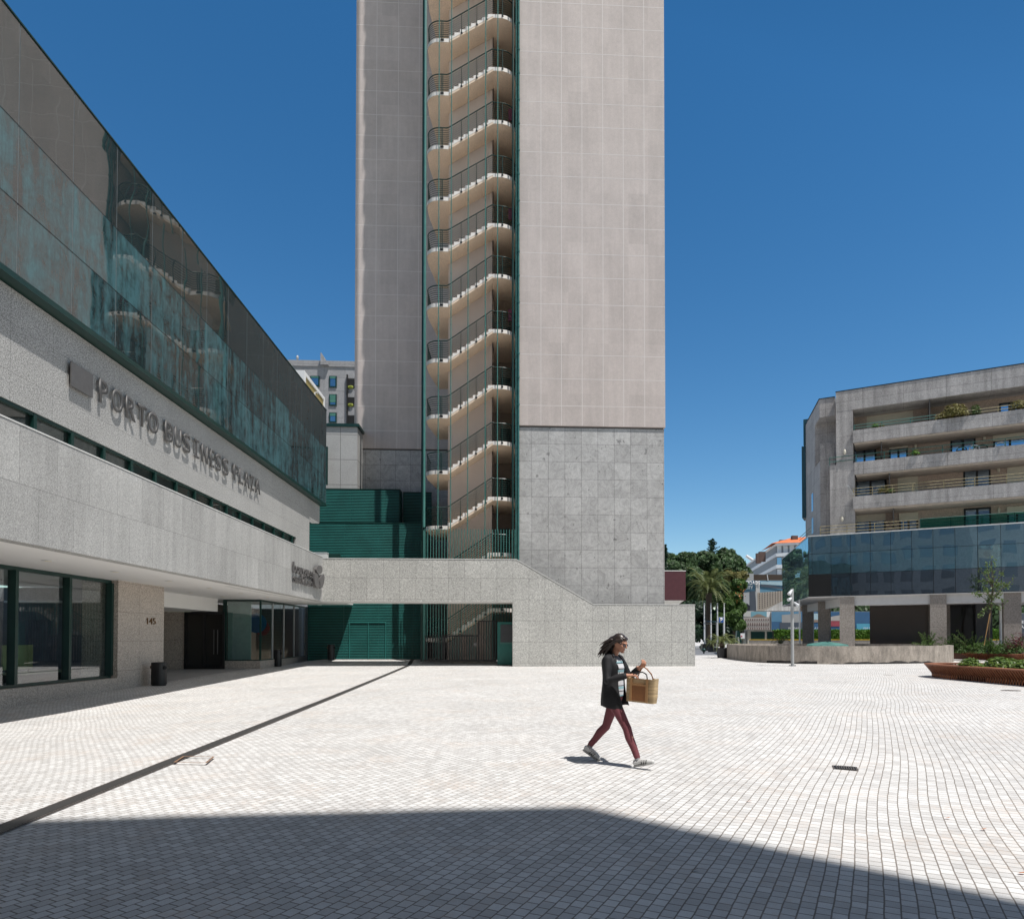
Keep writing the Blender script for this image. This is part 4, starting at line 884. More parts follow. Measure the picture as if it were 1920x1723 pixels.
for px, py in ((1584, 848), (1579, 973)):
    u, z = UZ(px, py, .6); me = MB().ball((0, 0, 0), (.11, .09, .22), 10, 8).mesh('l'); me.transform(Matrix.Translation(TU(u, .5, z))); part(me, 'wall_lamp', M['shutter'], RB, sm=True)
# railings
def rrail(u0, u1, w_, z0_, hs, mat, post=2.0, name='balcony_railing'):
    q = MB(TU)
    for h in hs: q.tube([TUi(u, w_, z0_+h) for u in (u0, u1)], .027, 6)
    u = u0
    while u < u1: q.box(u-.025, u+.025, w_-.025, w_+.025, z0_, z0_+hs[-1]); u += post
    part(q, name, mat, RB)
def TUi(u, w_, z): return (u, w_, z)
rrail(uP1+.1, 9.2, .45, zA1, (.2, .42), M['rail']); rrail(9.2, UMAX, .45, zA1, (.2, .42), M['railyellow'])
rrail(uQ0, UMAX, .55, zB1, (.25, .6), M['rail']); rrail(uP1, uP1+4.3, .45, zC1, (.2, .42, .66), M['railyellow'], 1.4); rrail(uP1+4.3, UMAX, .45, zC1, (.2, .42, .66), M['railyellow'])
rrail(.9, uP1+4.6, .1, zr3[3]+.05, (.2, .45, .7), M['railyellow']); rrail(uP1+4.7, UMAX, .1, zr3[3]+.05, (.2, .4, .75), M['rail'])
q = MB(TU); q.quad((uP1+4.7, .06, zr3[3]+.1), (UMAX, .06, zr3[3]+.1), (UMAX, .06, zr3[3]+.8), (uP1+4.7, .06, zr3[3]+.8)); part(q, 'netting', clearglass('green_netting', (.10, .45, .36), .02), RB)
q = MB(); A1 = TU(.2, .1, zr3[3]+.05); B1 = TU(sdu*6+.2, sdw*6, zr3[3]+.05)
for h in (.2, .45, .7): q.tube([A1+Vector((0, 0, h)), B1+Vector((0, 0, h))], .028, 6)
part(q, 'side_railing', M['rail'], RB)
q = MB(); a, b = UZ(1590, 912, -.1), UZ(1600, 927, .2); q.tube([TU(a[0], -.3, a[1]), TU(b[0], .4, b[1])], .06, 6); part(q, 'tilted_awning_arm', M['greypaint'], RB)
# ================================================================== foliage helpers
def rndu():
    while 1:
        v = Vector((random.uniform(-1, 1), random.uniform(-1, 1), random.uniform(-1, 1)))
        if .05 < v.length < 1: return v.normalized()
def leafq(q, p, nrm, s, asp=.6):
    t = nrm.cross(rndu())
    if t.length < .01: return
    t.normalize(); b = nrm.cross(t)
    q.face([q.bm.verts.new(p+t*s), q.bm.verts.new(p+b*s*asp), q.bm.verts.new(p-t*s), q.bm.verts.new(p-b*s*asp)])
def crown(q, blobs, n, s, spread=.35, thin=0):
    tot = sum(b[1]**2 for b in blobs)
    for c, r in blobs:
        c = Vector(c); rr_ = r if isinstance(r, float) or isinstance(r, int) else r
        # lumpy clusters on each blob
        cl = [(rndu()) for _ in range(26)]
        for _ in range(int(n*r*r/tot)):
            d = rndu() if random.random() < .3 else (cl[random.randrange(26)]+rndu()*.33).normalized()
            if d.z < -.6 and random.random() < .7: continue
            best = max(d.dot(k) for k in cl)
            rad = r*(1-spread*random.random()**2)*(.82+.24*max(0, (best-.85)/.15))
            leafq(q, c+Vector((d.x, d.y, d.z*.85))*rad, (d+rndu()*.7).normalized(), s*random.uniform(.7, 1.4))
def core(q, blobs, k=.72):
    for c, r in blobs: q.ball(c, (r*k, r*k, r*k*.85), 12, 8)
def limbs(q, base, top, r0, n, spread, rnd):
    base, top = Vector(base), Vector(top); mid = base.lerp(top, .5)+Vector((rnd.uniform(-.2, .2), rnd.uniform(-.2, .2), 0))
    q.tube([base, mid, top], [r0, r0*.75, r0*.45], 8)
    for i in range(n):
        a = 2*math.pi*i/n+rnd.random(); e = top+Vector((math.cos(a)*spread, math.sin(a)*spread, spread*rnd.uniform(.4, 1.1)))
        s_ = mid.lerp(top, rnd.uniform(.2, .9)); q.tube([s_, s_.lerp(e, .5)+Vector((0, 0, .2*spread)), e], [r0*.4, r0*.25, r0*.08], 6)
M['bark'] = plain('bark', (.10, .075, .055), .9, var=.3, sc=6)
M['leafdark'] = foliage('dark_evergreen_leaves', (.018, .042, .012), (.085, .15, .055), .9)
M['leafmid'] = foliage('mid_green_leaves', (.03, .07, .012), (.10, .18, .04), 1.5)
M['leafbright'] = foliage('bright_hedge_leaves', (.05, .13, .012), (.17, .32, .05), 3)
M['leafolive'] = foliage('olive_leaves', (.10, .10, .03), (.24, .22, .07), 2)
M['leafred'] = foliage('dark_red_leaves', (.05, .010, .014), (.13, .025, .035), 3)
M['leafrhod'] = foliage('glossy_shrub_leaves', (.05, .10, .015), (.19, .27, .06), 4, .35)
M['conif'] = foliage('dark_conifer', (.010, .03, .016), (.03, .07, .035), 2)
M['palm'] = foliage('palm_fronds', (.05, .075, .02), (.18, .20, .07), 3)
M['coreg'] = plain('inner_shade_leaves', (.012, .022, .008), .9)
def tree(name, label, blobs, n, s, mat, base, r0, group=None, trunk_to=None):
    t = thing(name, label, 'tree', base, group); q = MB()
    top = Vector(blobs[0][0]); limbs(q, base, trunk_to or (top.x, top.y, top.z-blobs[0][1]*.3), r0, 5, blobs[0][1]*.6, random.Random(3)); part(q, 'trunk', M['bark'], t)
    q = MB(); crown(q, blobs, n, s); cr = part(q, 'crown', mat, t, fix=False)
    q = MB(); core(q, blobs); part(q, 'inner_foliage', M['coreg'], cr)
    return t
def B(px, py, zc, rpx): p = PT(px, py, zc); return (p, rpx*zc/FOC)
ZT = 112
tree('evergreen_tree', 'broad dark rounded evergreen tree rising right beside the tower edge', [B(1268, 1072, ZT, 34), B(1288, 1052, ZT, 22), B(1262, 1105, ZT, 36), B(1296, 1082, ZT-2, 24), B(1256, 1060, ZT+2, 26), B(1300, 1115, ZT+1, 30)], 26000, .26, M['leafdark'], GP(1275, ZT), .7, 'dark evergreen trees behind the plaza')
tree('evergreen_tree', 'widest dark rounded evergreen tree, between the conifer tip and the photo billboard', [B(1350, 1072, ZT+6, 38), B(1322, 1056, ZT+5, 26), B(1371, 1060, ZT+6, 26), B(1362, 1042, ZT+7, 18), B(1390, 1078, ZT+4, 20), B(1340, 1108, ZT+4, 36), B(1382, 1110, ZT+8, 26)], 30000, .26, M['leafdark'], GP(1345, ZT+6), .8, 'dark evergreen trees behind the plaza')
# conifers
def conifer(label, px, ytop, ybot, zc, wpx):
    t = thing('conifer_tree', label, 'tree', GP(px, zc)); q = MB(); tp, bt = PT(px, ytop, zc), GP(px, zc); q.tube([bt, tp], [.35, .03], 6); part(q, 'trunk', M['bark'], t)
    q = MB(); h = (ybot-ytop)*zc/FOC; rw = wpx*zc/FOC; rnd = random.Random(px)
    for i in range(60):
        f = (i+.5)/60; z = tp.z-h*f; a = rnd.random()*6.28; L = rw*(.15+.95*f)*rnd.uniform(.6, 1.15)
        d = Vector((math.cos(a), math.sin(a), .15))
        for k in range(26):
            s_ = k/26; p = Vector((tp.x, tp.y, z))+d*L*s_+Vector((0, 0, .25*L*s_*s_)); leafq(q, p+rndu()*.12, rndu(), .22, .35)
    part(q, 'crown', M['conif'], t, fix=False)
conifer('dark pointed conifer whose ragged tip rises above the round trees', 1335, 1012, 1062, ZT+12, 27)
conifer('dark narrow conifer partly hidden by the right edge of the tower', 1247, 1022, 1120, ZT-14, 13)
# ================================================================== palms, climbers, small plants
def frond(q, base, dirh, L, lift, droop, leaf, rnd, nl=22, wd=.06):
    pts = []; side = Vector((-dirh.y, dirh.x, 0))
    for i in range(nl+1):
        s_ = i/nl; pts.append(base+dirh*L*(s_*.92)+Vector((0, 0, lift*L*math.sin(s_*1.7)-droop*L*s_**2.2)))
    for i, p in enumerate(pts[1:], 1):
        s_ = i/nl; t = (pts[i]-pts[i-1]).normalized(); ll = leaf*math.sin(math.pi*min(1, .18+.8*s_))*rnd.uniform(.8, 1.1)
        for sg_ in (-1, 1):
            tip = p+side*sg_*ll*.8+t*ll*.55-Vector((0, 0, ll*.25)); q.face([q.bm.verts.new(p), q.bm.verts.new(p+t*wd*2), q.bm.verts.new(tip)])
    for a, b in zip(pts, pts[1:]):
        q.face([q.bm.verts.new(a+side*.02), q.bm.verts.new(b+side*.015), q.bm.verts.new(b-side*.015), q.bm.verts.new(a-side*.02)])
def palm(label, base, crownp, n, L, leaf, r, group=None, wd=.06, mat='palm', lift=.55, droop=.75, nl=22):
    t = thing('palm_tree', label, 'palm', base, group); rnd = random.Random(int(L*100)); q = MB()
    b, c = Vector(base), Vector(crownp); q.tube([b, b.lerp(c, .5), c], [r, r*.85, r*1.1], 10)
    for k in range(int((c.z-b.z)/.16)): q.tube([b+Vector((0, 0, .16*k)), b+Vector((0, 0, .16*k+.07))], [r*1.12, r*1.02], 8)
    part(q, 'trunk', M['bark'], t); q = MB()
    for i in range(n):
        a = 2.4*i; f = i/n; frond(q, c, Vector((math.cos(a), math.sin(a), 0)), L*rnd.uniform(.85, 1.1), lift*(1.5-1.1*f), droop*(.35+.9*f), leaf, rnd, nl, wd)
    part(q, 'fronds', M[mat], t, fix=False)
palm('large date palm with long arching fronds standing among the dark trees', GP(1329, 98), PT(1329, 1112, 98), 46, 3.9, .75, .42, wd=.09, lift=.75)
# climber-covered mass with orange flowers
t = tree('flowering_climber', 'leafy climber with orange flowers hanging beside the billboard', [B(1376, 1120, 100, 16), B(1385, 1098, 100, 15), B(1362, 1135, 99, 15), B(1388, 1140, 100, 13), B(1372, 1155, 99, 18), B(1350, 1160, 98, 14), B(1384, 1172, 99, 14)], 12000, .22, M['leafmid'], GP(1378, 100), .25)
t['category'] = 'climber'
q = MB()
for _ in range(34): p = PT(random.uniform(1382, 1394), random.uniform(1100, 1128), 98.0)+rndu()*.5; leafq(q, p, rndu(), .13)
part(q, 'orange_flowers', plain('orange_flowers', (.45, .17, .05), .6), t, fix=False)
tree('olive_shrub', 'dry yellowish shrub growing in front of the dark round trees', [B(1380, 1085, 103, 15), B(1366, 1078, 103, 11), B(1394, 1080, 103, 11)], 2600, .2, M['leafolive'], GP(1381, 103), .15)
tree('ivy_thicket', 'dense dark ivy thicket filling the gap behind the flagpoles', [B(1315, 1150, 108, 26), B(1345, 1165, 106, 26), B(1308, 1185, 107, 22), B(1335, 1192, 106, 18), B(1370, 1185, 105, 20), B(1392, 1165, 107, 16), B(1292, 1140, 108, 18)], 11000, .3, M['conif'], GP(1340, 107), .2)
# low wall and hedge behind the fountain
q = MB(); a, b, h = GP(1405, 96), GP(1930, 90), PT(1500, 1200, 95).z
def slab(q, a, b, th, z0, z1):
    d = (b-a); d.z = 0; n_ = Vector((-d.y, d.x, 0)).normalized()*th; vv = [q.v(Vector((p.x, p.y, z))) for z in (z0, z1) for p in (a, b, b+n_, a+n_)]
    for f in ((3, 2, 1, 0), (4, 5, 6, 7), (0, 1, 5, 4), (1, 2, 6, 5), (2, 3, 7, 6), (3, 0, 4, 7)): q.face([vv[i] for i in f])
slab(q, a, b, .5, 0, h); t = thing('garden_wall', 'low grey garden wall with yellow edge under the bright hedge', 'wall', a.lerp(b, .5)); part(q, 'wall_body', M['gr_rcol'], t)
q = MB(); slab(q, a-FH*.03, b-FH*.03, .2, h+.002, h+.12); part(q, 'yellow_edge', plain('yellow_line', (.55, .36, .03), .6), t)
q = MB(); a2, b2 = GP(1453, 96.2)+FH*.9, GP(1930, 90.5)+FH*.9; hz = PT(1500, 1181, 95).z
for _ in range(15000):
    s_ = random.random(); p = a2.lerp(b2, s_); z = random.uniform(h, hz+random.uniform(-.1, .15)); face_ = random.random() < .75
    p = p+Vector((0, 0, z if face_ else hz))+FH*(-.6+random.uniform(-.1, .1) if face_ else random.uniform(-.6, .6)); leafq(q, p, (-FH*.7+rndu()).normalized() if face_ else (Vector((0, 0, 1))+rndu()*.6).normalized(), random.uniform(.09, .2), .75)
HG = thing('hedge', 'long bright green clipped hedge on the low wall, seen between the columns', 'hedge', a2.lerp(b2, .5)+Vector((0, 0, h))); part(q, 'hedge_leaves', M['leafbright'], HG, fix=False)
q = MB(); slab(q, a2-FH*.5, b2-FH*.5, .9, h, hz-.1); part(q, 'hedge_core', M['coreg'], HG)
# ================================================================== billboards
def board(label, px0, px1, py0, py1, zc):
    """flat printed board facing the plaza; returns the thing and a painter working in 0..1 board units"""
    a, b = PT(px0, py1, zc), PT(px1, py0, zc); ex = RT.copy(); W_, H_ = (b-a).dot(RT), b.z-a.z
    t = thing('billboard', label, 'billboard', a+ex*W_/2)
    cnt = [0]
    def rect(pts, mat, name='print'):
        cnt[0] += 1; q = MB(); q.quad(*[a+ex*W_*x+Vector((0, 0, H_*y))-FH*(.012*cnt[0]) for x, y in pts]); part(q, name, mat, t)
    q = MB(); slab(q, a-ex*.02+FH*.02, a+ex*(W_+.02)+FH*.02, .15, a.z-.02, b.z+.02); part(q, 'panel', M['white'], t)
    return t, rect, a, W_, H_
def PM(n, c): 
    if n not in M: M[n] = plain('print_'+n, c, .5, var=.06, sc=1.2)
    return M[n]
t, rect, a, W_, H_ = board('large photo billboard with the words CIDADE and CITY over pictures of grey towers', 1394.5, 1500, 1088.5, 1145, 102)
rect([(0, 0), (1, 0), (1, 1), (0, 1)], PM('skyblue', (.12, .27, .38)))
rect([(0, .58), (.28, .58), (.28, 1), (0, 1)], PM('duskblue', (.05, .12, .18)))
rect([(0, 0), (.26, 0), (.26, .66), (0, .60)], PM('ltgrey', (.42, .43, .45)))
rect([(.10, 0), (.22, 0), (.20, .66), (.10, .64)], PM('dkgrey', (.07, .085, .11)))
rect([(0, 0), (.11, 0), (.11, .16), (.05, .26), (0, .16)][:4], PM('blackish', (.02, .02, .03)))
rect([(.22, 0), (.30, 0), (.28, .98), (.21, .98)], PM('palegrey', (.50, .50, .49)))
rect([(.24, 0), (.36, 0), (.72, .36), (.70, .66), (.24, .60)][:4], PM('beige', (.40, .345, .29)))
rect([(.24, .0), (.70, .34), (.70, .66), (.24, .60)], PM('beige', (.4, .345, .29)))
rect([(.36, 0), (1, 0), (1, .28), (.72, .36)], PM('paving', (.24, .24, .24)))
rect([(.30, .80), (.75, .70), (.75, .74), (.30, .92)], PM('dkgrey', (.07, .085, .11)))
rect([(.30, .88), (1, .80), (1, .97), (.30, .97)], PM('cloud', (.36, .50, .56)))
qw = MB()
for i in range(9):
    for j in range(8):
        x = .27+.047*i; lo = max(.04, (x-.24)*.72); y = lo+(.58+.01*i-lo)*(j+.3)/8
        if x > .69: continue
        p = a+RT*W_*x+Vector((0, 0, H_*y))-FH*.17; qw.quad(p, p+RT*.10*(1-.05*i), p+RT*.10*(1-.05*i)+Vector((0, 0, .2)), p+Vector((0, 0, .2)))
part(qw, 'printed_windows', PM('blackish', (.02, .02, .03)), t)
M['wtext'] = plain('white_print', (.8, .8, .8), .5)
part(place(textmesh('CIDADE', H_*.12, .01, W_*.26, bold=.015), a+RT*W_*.025+Vector((0, 0, H_*.86))-FH*.2, RT, EZ), 'lettering', M['wtext'], t)
part(place(textmesh('CITY', H_*.10, .01, W_*.13), a+RT*W_*.025+Vector((0, 0, H_*.72))-FH*.2, RT, EZ), 'lettering', M['wtext'], t)
for px in (1397, 1440, 1480):
    q = MB(); p = GP(px, 102.4); q.tube([p, Vector((p.x, p.y, a.z+1))], .1, 6); part(q, 'post', M['greypaint'], t)
t, rect, a, W_, H_ = board('printed board of a pale old palace facade, below the CIDADE billboard', 1394.5, 1444.5, 1146.5, 1180.5, 101.6)
rect([(.0, .0), (1, 0), (1, .7), (0, .7)], PM('stone', (.40, .37, .35))); rect([(.27, .7), (.86, .7), (.86, 1), (.27, 1)], PM('skyteal', (.16, .34, .42)))
rect([(.3, .7), (.85, .7), (.6, .86), (.5, .86)], PM('roofbrown', (.26, .18, .14))); rect([(0, .72), (.26, .72), (.26, 1), (0, 1)], PM('palegrey', (.5, .5, .49)))
qw = MB()
for r_, (y, h_) in enumerate(((.5, .10), (.2, .18), (.02, .1))):
    for i in range(11): p = a+RT*W_*(.06+.083*i)+Vector((0, 0, H_*y))-FH*.08; qw.quad(p, p+RT*.16, p+RT*.16+Vector((0, 0, H_*h_)), p+Vector((0, 0, H_*h_)))
part(qw, 'printed_windows', PM('redbrown', (.12, .08, .08)), t)
t, rect, a, W_, H_ = board('long printed board of river and hotel pictures seen behind the columns', 1446.5, 1640, 1146.5, 1181, 101.4)
rect([(0, 0), (1, 0), (1, 1), (0, 1)], PM('deepblue', (.04, .11, .22))); rect([(.0, .45), (.29, .45), (.29, 1), (0, 1)], PM('skyteal2', (.10, .23, .36)))
rect([(.1, .35), (.285, .35), (.285, .9), (.1, .82)], PM('concrete', (.33, .33, .33))); rect([(.08, .05), (.3, .05), (.3, .42), (.08, .4)], PM('dkgrey', (.07, .085, .11)))
rect([(.31, .5), (.5, .5), (.5, .9), (.31, .9)], PM('cloud', (.36, .5, .56))); rect([(.31, .42), (.5, .42), (.5, .56), (.31, .56)], PM('roofbrown', (.26, .18, .14)))
rect([(.5, .2), (.66, .2), (.66, .5), (.5, .5)], PM('crimson', (.30, .06, .08))); rect([(.55, .5), (.7, .5), (.7, .85), (.55, .7)], PM('stone', (.4, .37, .35)))
rect([(.82, .0), (1, 0), (1, .35), (.82, .35)], PM('aqua', (.08, .30, .42))); rect([(.70, .1), (.8, .1), (.8, .9), (.7, .95)], PM('beige', (.4, .345, .29)))
for x in (.155, .38, .88): part(place(textmesh('VILA GALÉ', H_*.09, .01, W_*.11), a+RT*W_*x+Vector((0, 0, H_*.06))-FH*.2, RT, EZ), 'lettering', M['wtext'], t)
# notice with partial text far right, behind the last column
t, rect, a, W_, H_ = board('dark notice board with white words at the far right behind the last column', 1911, 1975, 1150, 1200, 70)
rect([(0, 0), (1, 0), (1, 1), (0, 1)], PM('dkgrey', (.07, .085, .11)))
part(place(textmesh('VILA G', H_*.12, .01, W_*.62), a-RT*.28+Vector((0, 0, H_*.62))-FH*.1, RT, EZ), 'lettering', M['wtext'], t)
part(place(textmesh('PARA', H_*.12, .01, W_*.45), a-RT*.28+Vector((0, 0, H_*.44))-FH*.1, RT, EZ), 'lettering', M['wtext'], t)
# little kiosk building below the palace board
t = thing('garage_building', 'low cream building with dark green windows beneath the billboards', 'building', GP(1425, 102))
q = MB(); a, b = GP(1402, 102), GP(1448, 102); slab(q, a, b, 4, 0, PT(1420, 1181.5, 102).z); part(q, 'wall', plain('cream_wall', (.42, .40, .34), .8), t)
for x0, x1 in ((1408, 1434), (1438, 1449)):
    q = MB(); slab(q, GP(x0, 101.95)-FH*.0, GP(x1, 101.95), .03, PT(1420, 1199, 102).z, PT(1420, 1184, 102).z); part(q, 'window', M['green'], t)
# brown fence band behind the boards
q = MB(); slab(q, GP(1404, 120), GP(1520, 120), .3, 0, PT(1440, 1077, 120).z); solo(q, 'fence', plain('brown_fence', (.05, .035, .025), .8), 'tall dark brown fence behind the top of the billboard', 'fence')
q = MB(); q.tube([PT(1440, 1088, 101.9), PT(1438.3, 1077, 101.9)], .06, 6); solo(q, 'pole', M['white'], 'short white leaning pole sticking up above the billboard', 'pole')
q = MB(); p = PT(1407, 1075, 104); q.box(p.x-.5, p.x+.5, p.y, p.y+.5, 0, p.z); solo(q, 'chimney_stack', M['greypaint'], 'narrow grey square pillar left of the billboard', 'pillar')
# far apartment block with orange roof
FB = thing('hillside_apartments', 'distant white apartment block with curved balconies and an orange tiled roof', 'building', GP(1460, 185))
zF = 185; A1, A2, A3 = GP(1400, 225), GP(1456, 175), GP(1540, 172)
def zat_(px, py, p): return PT(px, py, p.dot(FH)).z
def ribbon(name, mat, out, z0s, z1s, parent=FB):
    q = MB(); P_ = [A1, A2, A3]; nrm = [(-FH-RT*.3)*out]*3
    for i in range(2):
        a, b = P_[i]+nrm[i], P_[i+1]+nrm[i+1]; q.quad(a+Vector((0, 0, z0s)), b+Vector((0, 0, z0s)), b+Vector((0, 0, z1s)), a+Vector((0, 0, z1s)))
        q.quad(a+Vector((0, 0, z1s)), b+Vector((0, 0, z1s)), b-nrm[1]*1.0+Vector((0, 0, z1s)), a-nrm[0]*1.0+Vector((0, 0, z1s)))
        q.quad(a+Vector((0, 0, z0s)), b+Vector((0, 0, z0s)), b-nrm[1]*1.0+Vector((0, 0, z0s)), a-nrm[0]*1.0+Vector((0, 0, z0s)))
    return part(q, name, mat, parent)
zroof = PT(1456, 1020, 175).z
q = MB(); q.prism([(A1.x, A1.y), (A2.x, A2.y), (A3.x, A3.y), (A3.x, A3.y+30), (A1.x, A1.y+30)], 0, zroof-.1, 'z'); part(q, 'block_wall', plain('far_grey_wall', (.20, .22, .24), .7), FB)
M['farwhite'] = plain('far_white_band', (.62, .64, .66), .7)
for k in range(6): ribbon('balcony_band', M['farwhite'], 1.3, zroof-3.0*k-3.3, zroof-3.0*k-2.45)
ribbon('eaves', M['farwhite'], 1.6, zroof-.5, zroof)
for k in range(6):
    rnd = random.Random(k)
    for (P0, P1, n) in ((A1, A2, 14), (A2, A3, 7)):
        for i in range(n):
            if rnd.random() < .25: continue
            d = (P1-P0)/n; p = P0+d*(i+.15)-FH*.05; e = p+d*.7; z = zroof-3.0*k-2.4; q = MB(); q.quad(p+Vector((0, 0, z)), e+Vector((0, 0, z)), e+Vector((0, 0, z+1.9)), p+Vector((0, 0, z+1.9)))
            part(q, 'window', M['bwin'] if rnd.random() < .6 else M['farwhite'], FB)
q = MB(); a, b, c_ = A2-FH*1.6-RT*1.6, A3-FH*1.6, A3+FH*14; apex = PT(1485, 1008, 182); apex2 = PT(1530, 1006, 182)
va = [q.v(v) for v in (Vector((a.x, a.y, zroof)), Vector((b.x, b.y, zroof)), apex2, apex, Vector((*(a+(A1-A2).normalized()*16).xy, zroof)))]
q.face([va[0], va[1], va[2], va[3]]); q.face([va[0], va[3], va[4]]); part(q, 'roof', plain('orange_tiles', (.62, .17, .06), .8, var=.15, sc=2), FB)
for px, py, w_ in ((1430, 1034, 3.2), (1423, 1037, 2.2), (1470, 1012, 4), (1491, 1004, 3), (1456, 1017, 1.6)):
    q = MB(); p = PT(px, py, 178); q.box(p.x-w_/4, p.x+w_/4, p.y, p.y+1, p.z-2.6, p.z); part(q, 'chimney', plain('brown_chimney_%d' % px, (.10, .065, .055), .8), FB)
q = MB(); p = PT(1405, 1046, 190); q.tube([p-RT*.9+Vector((0, 0, .6)), p+RT*.9-Vector((0, 0, .6))], .45, 8); part(q, 'dish', M['white'], FB)
# maroon box behind the tower edge
t = thing('maroon_canopy', 'dark maroon box shaped canopy jutting out behind the tower corner', 'canopy', GP(1262, 52))
a, b = PT(1236, 1125.5, 50), PT(1285.5, 1071, 50); q = MB(); q.box(a.x-4, b.x, b.y, b.y+2.5, a.z, b.z); part(q, 'fascia', plain('maroon_panel', (.075, .022, .028), .5), t)
q = MB(); q.box(a.x-4, b.x+.02, b.y-.02, b.y+2.5, b.z+.002, b.z+.06); q.prism([(b.y+.05, a.z-.001), (b.y+2.4, a.z-.001), (b.y+2.4, a.z-.3)], a.x-4, b.x-.1, 'x'); part(q, 'trim', M['coping'], t)
# ================================================================== flagpoles, parking sign
fp = None
for i, px in enumerate((1320.7, 1333.2, 1345.4, 1358)):
    p = GP(px, 96); top = PT(px, 1133, 96)
    if fp is None:
        fp = thing('flagpole', 'leftmost of the four bare white flagpoles in front of the palm', 'flagpole', p, 'row of four bare flagpoles'); q = MB(); q.tube([p, Vector((p.x, p.y, top.z))], [.11, .08], 8); part(q, 'mast', M['white'], fp)
        q = MB(); q.ball((p.x, p.y, top.z+.08), .12, 8, 6); part(q, 'finial', M['greypaint'], fp)
    else: dup(fp, p, ['', 'second flagpole from the left, above the glass canopy', 'third flagpole, touching the left edge of the parking sign', 'rightmost of the four flagpoles, at the right edge of the parking sign'][i])
t = thing('parking_sign', 'square blue parking sign with a white letter P between two flagpoles', 'sign', GP(1353, 95))
a, b = PT(1347.4, 1167.5, 95), PT(1357.4, 1157, 95); q = MB(); q.box(a.x, b.x, a.y-.03, a.y+.03, a.z, b.z); part(q, 'border', M['white'], t)
q = MB(); q.box(a.x+.04, b.x-.04, a.y-.045, a.y-.031, a.z+.04, b.z-.04); part(q, 'blue_panel', plain('parking_blue', (.02, .09, .32), .4), t)
part(place(textmesh('P', .54, .01, .36, bold=.04), (a.x+.2, a.y-.05, a.z+.13), (1, 0, 0), EZ), 'letter', M['wtext'], t)
q = MB(); q.box(b.x-.1, b.x-.02, a.y+.031, a.y+.08, 0, a.z+.2); part(q, 'post', M['greypaint'], t)
t = thing('glass_canopy', 'small flat glass canopy on a thin frame left of the parking sign', 'canopy', GP(1333, 95)); a, b = PT(1321.5, 1167, 95), PT(1345, 1163.5, 95)
q = MB(); q.quad((a.x, a.y, b.z), (b.x, a.y, b.z), (b.x, a.y-1.2, a.z+.02), (a.x, a.y-1.2, a.z+.02)); part(q, 'glass', M['bluewin'], t)
q = MB(); q.box(a.x, b.x, a.y-.02, a.y+.04, a.z-.22, a.z-.14)
part(q, 'frame', M['greypaint'], t)
for x in (a.x+.1, b.x-.1): q = MB(); q.box(x-.04, x+.04, a.y, a.y+.06, 0, b.z); part(q, 'post', M['greypaint'], t)
# distant tree row on the right, behind the boards
for i, (px, y, r) in enumerate(((1560, 1150, 40), (1640, 1145, 46), (1730, 1150, 44), (1830, 1145, 46), (1930, 1150, 44))):
    tree('park_tree', ['dark tree far behind the columns, left end of the row', 'dark tree far behind the boards, second of the row', 'dark tree hidden mostly by the dark ground floor wall', 'dark tree far behind the young planted tree', 'dark tree far behind the rightmost column'][i], [B(px, y, 140, r), B(px+22, y+14, 141, r*.8), B(px-26, y+16, 139, r*.8)], 3500, .42, M['leafdark'], GP(px, 140), .5, 'trees beyond the printed boards')
# ================================================================== block behind the camera (its shadow falls on the foreground)
HB = 30.0
def cast(px, py): p = onZ(px, py); return (p.x-SDX*HB, p.y-SDY*HB)
a, b, c = cast(0, 1536), cast(1095, 1511), cast(1920, 1723)
dx, dy = a[0]-b[0], a[1]-b[1]; far = (b[0]+dx*6, b[1]+dy*6); ex, ey = c[0]-b[0], c[1]-b[1]
far2 = (b[0]+ex*3.2, b[1]+ey*3.2)
t = thing('tall_office_block', 'tall pale block outside the picture whose roofline casts the big foreground shadow', 'building', (b[0], b[1]-8, 0))
q = MB(); q.prism([far, b, far2, (far2[0], -40), (far[0], -40)][::-1], 0, HB, 'z'); part(q, 'block_wall', plain('block_behind', (.30, .29, .28), .8), t)
q = MB()
def wstrip(A, B, name):
    A, B = Vector((*A, 0)), Vector((*B, 0)); d = (B-A); L = d.length; d.normalize(); n_ = Vector((-d.y, d.x, 0)); n_ = n_ if n_.y > 0 else -n_
    k = 1.0
    while k < L-2.5:
        for z in range(1, 9): P0 = A+d*k+n_*.03+Vector((0, 0, z*3.3+.6)); q.quad(P0, P0+d*2.0, P0+d*2+Vector((0, 0, 1.9)), P0+Vector((0, 0, 1.9)))
        k += 3.2
wstrip(far, b, ''); wstrip(b, far2, ''); part(q, 'window_rows', mirror('dim_window_glass', (.5, .6, .7), .10, wav=.003, body=(.14, .14, .145)), t)
# ================================================================== fountain ring
def spline(P_, n=10, closed=True):
    out = []; m_n = len(P_)
    rg = range(m_n) if closed else range(m_n-1)
    for i in rg:
        p0, p1, p2, p3 = (P_[(i-1) % m_n] if closed or i else P_[0]), P_[i], P_[(i+1) % m_n], (P_[(i+2) % m_n] if closed or i+2 < m_n else P_[-1])
        for k in range(n):
            t_ = k/n; out.append(tuple(.5*((2*p1[j])+(-p0[j]+p2[j])*t_+(2*p0[j]-5*p1[j]+4*p2[j]-p3[j])*t_**2+(-p0[j]+3*p1[j]-3*p2[j]+p3[j])*t_**3) for j in range(len(p1))))
    if not closed: out.append(tuple(P_[-1]))
    return out
def gx_(px, zc): return ((px-X0)/FOC*zc, zc)
ringp = [gx_(1363, 53), gx_(1385, 48), gx_(1430, 43.6), gx_(1500, 41.6), gx_(1590, 41.0), gx_(1690, 41.8), gx_(1777, 43.6), gx_(1782, 47), gx_(1740, 51.5), gx_(1640, 55.5), gx_(1520, 58), gx_(1420, 58), gx_(1372, 56.5)]
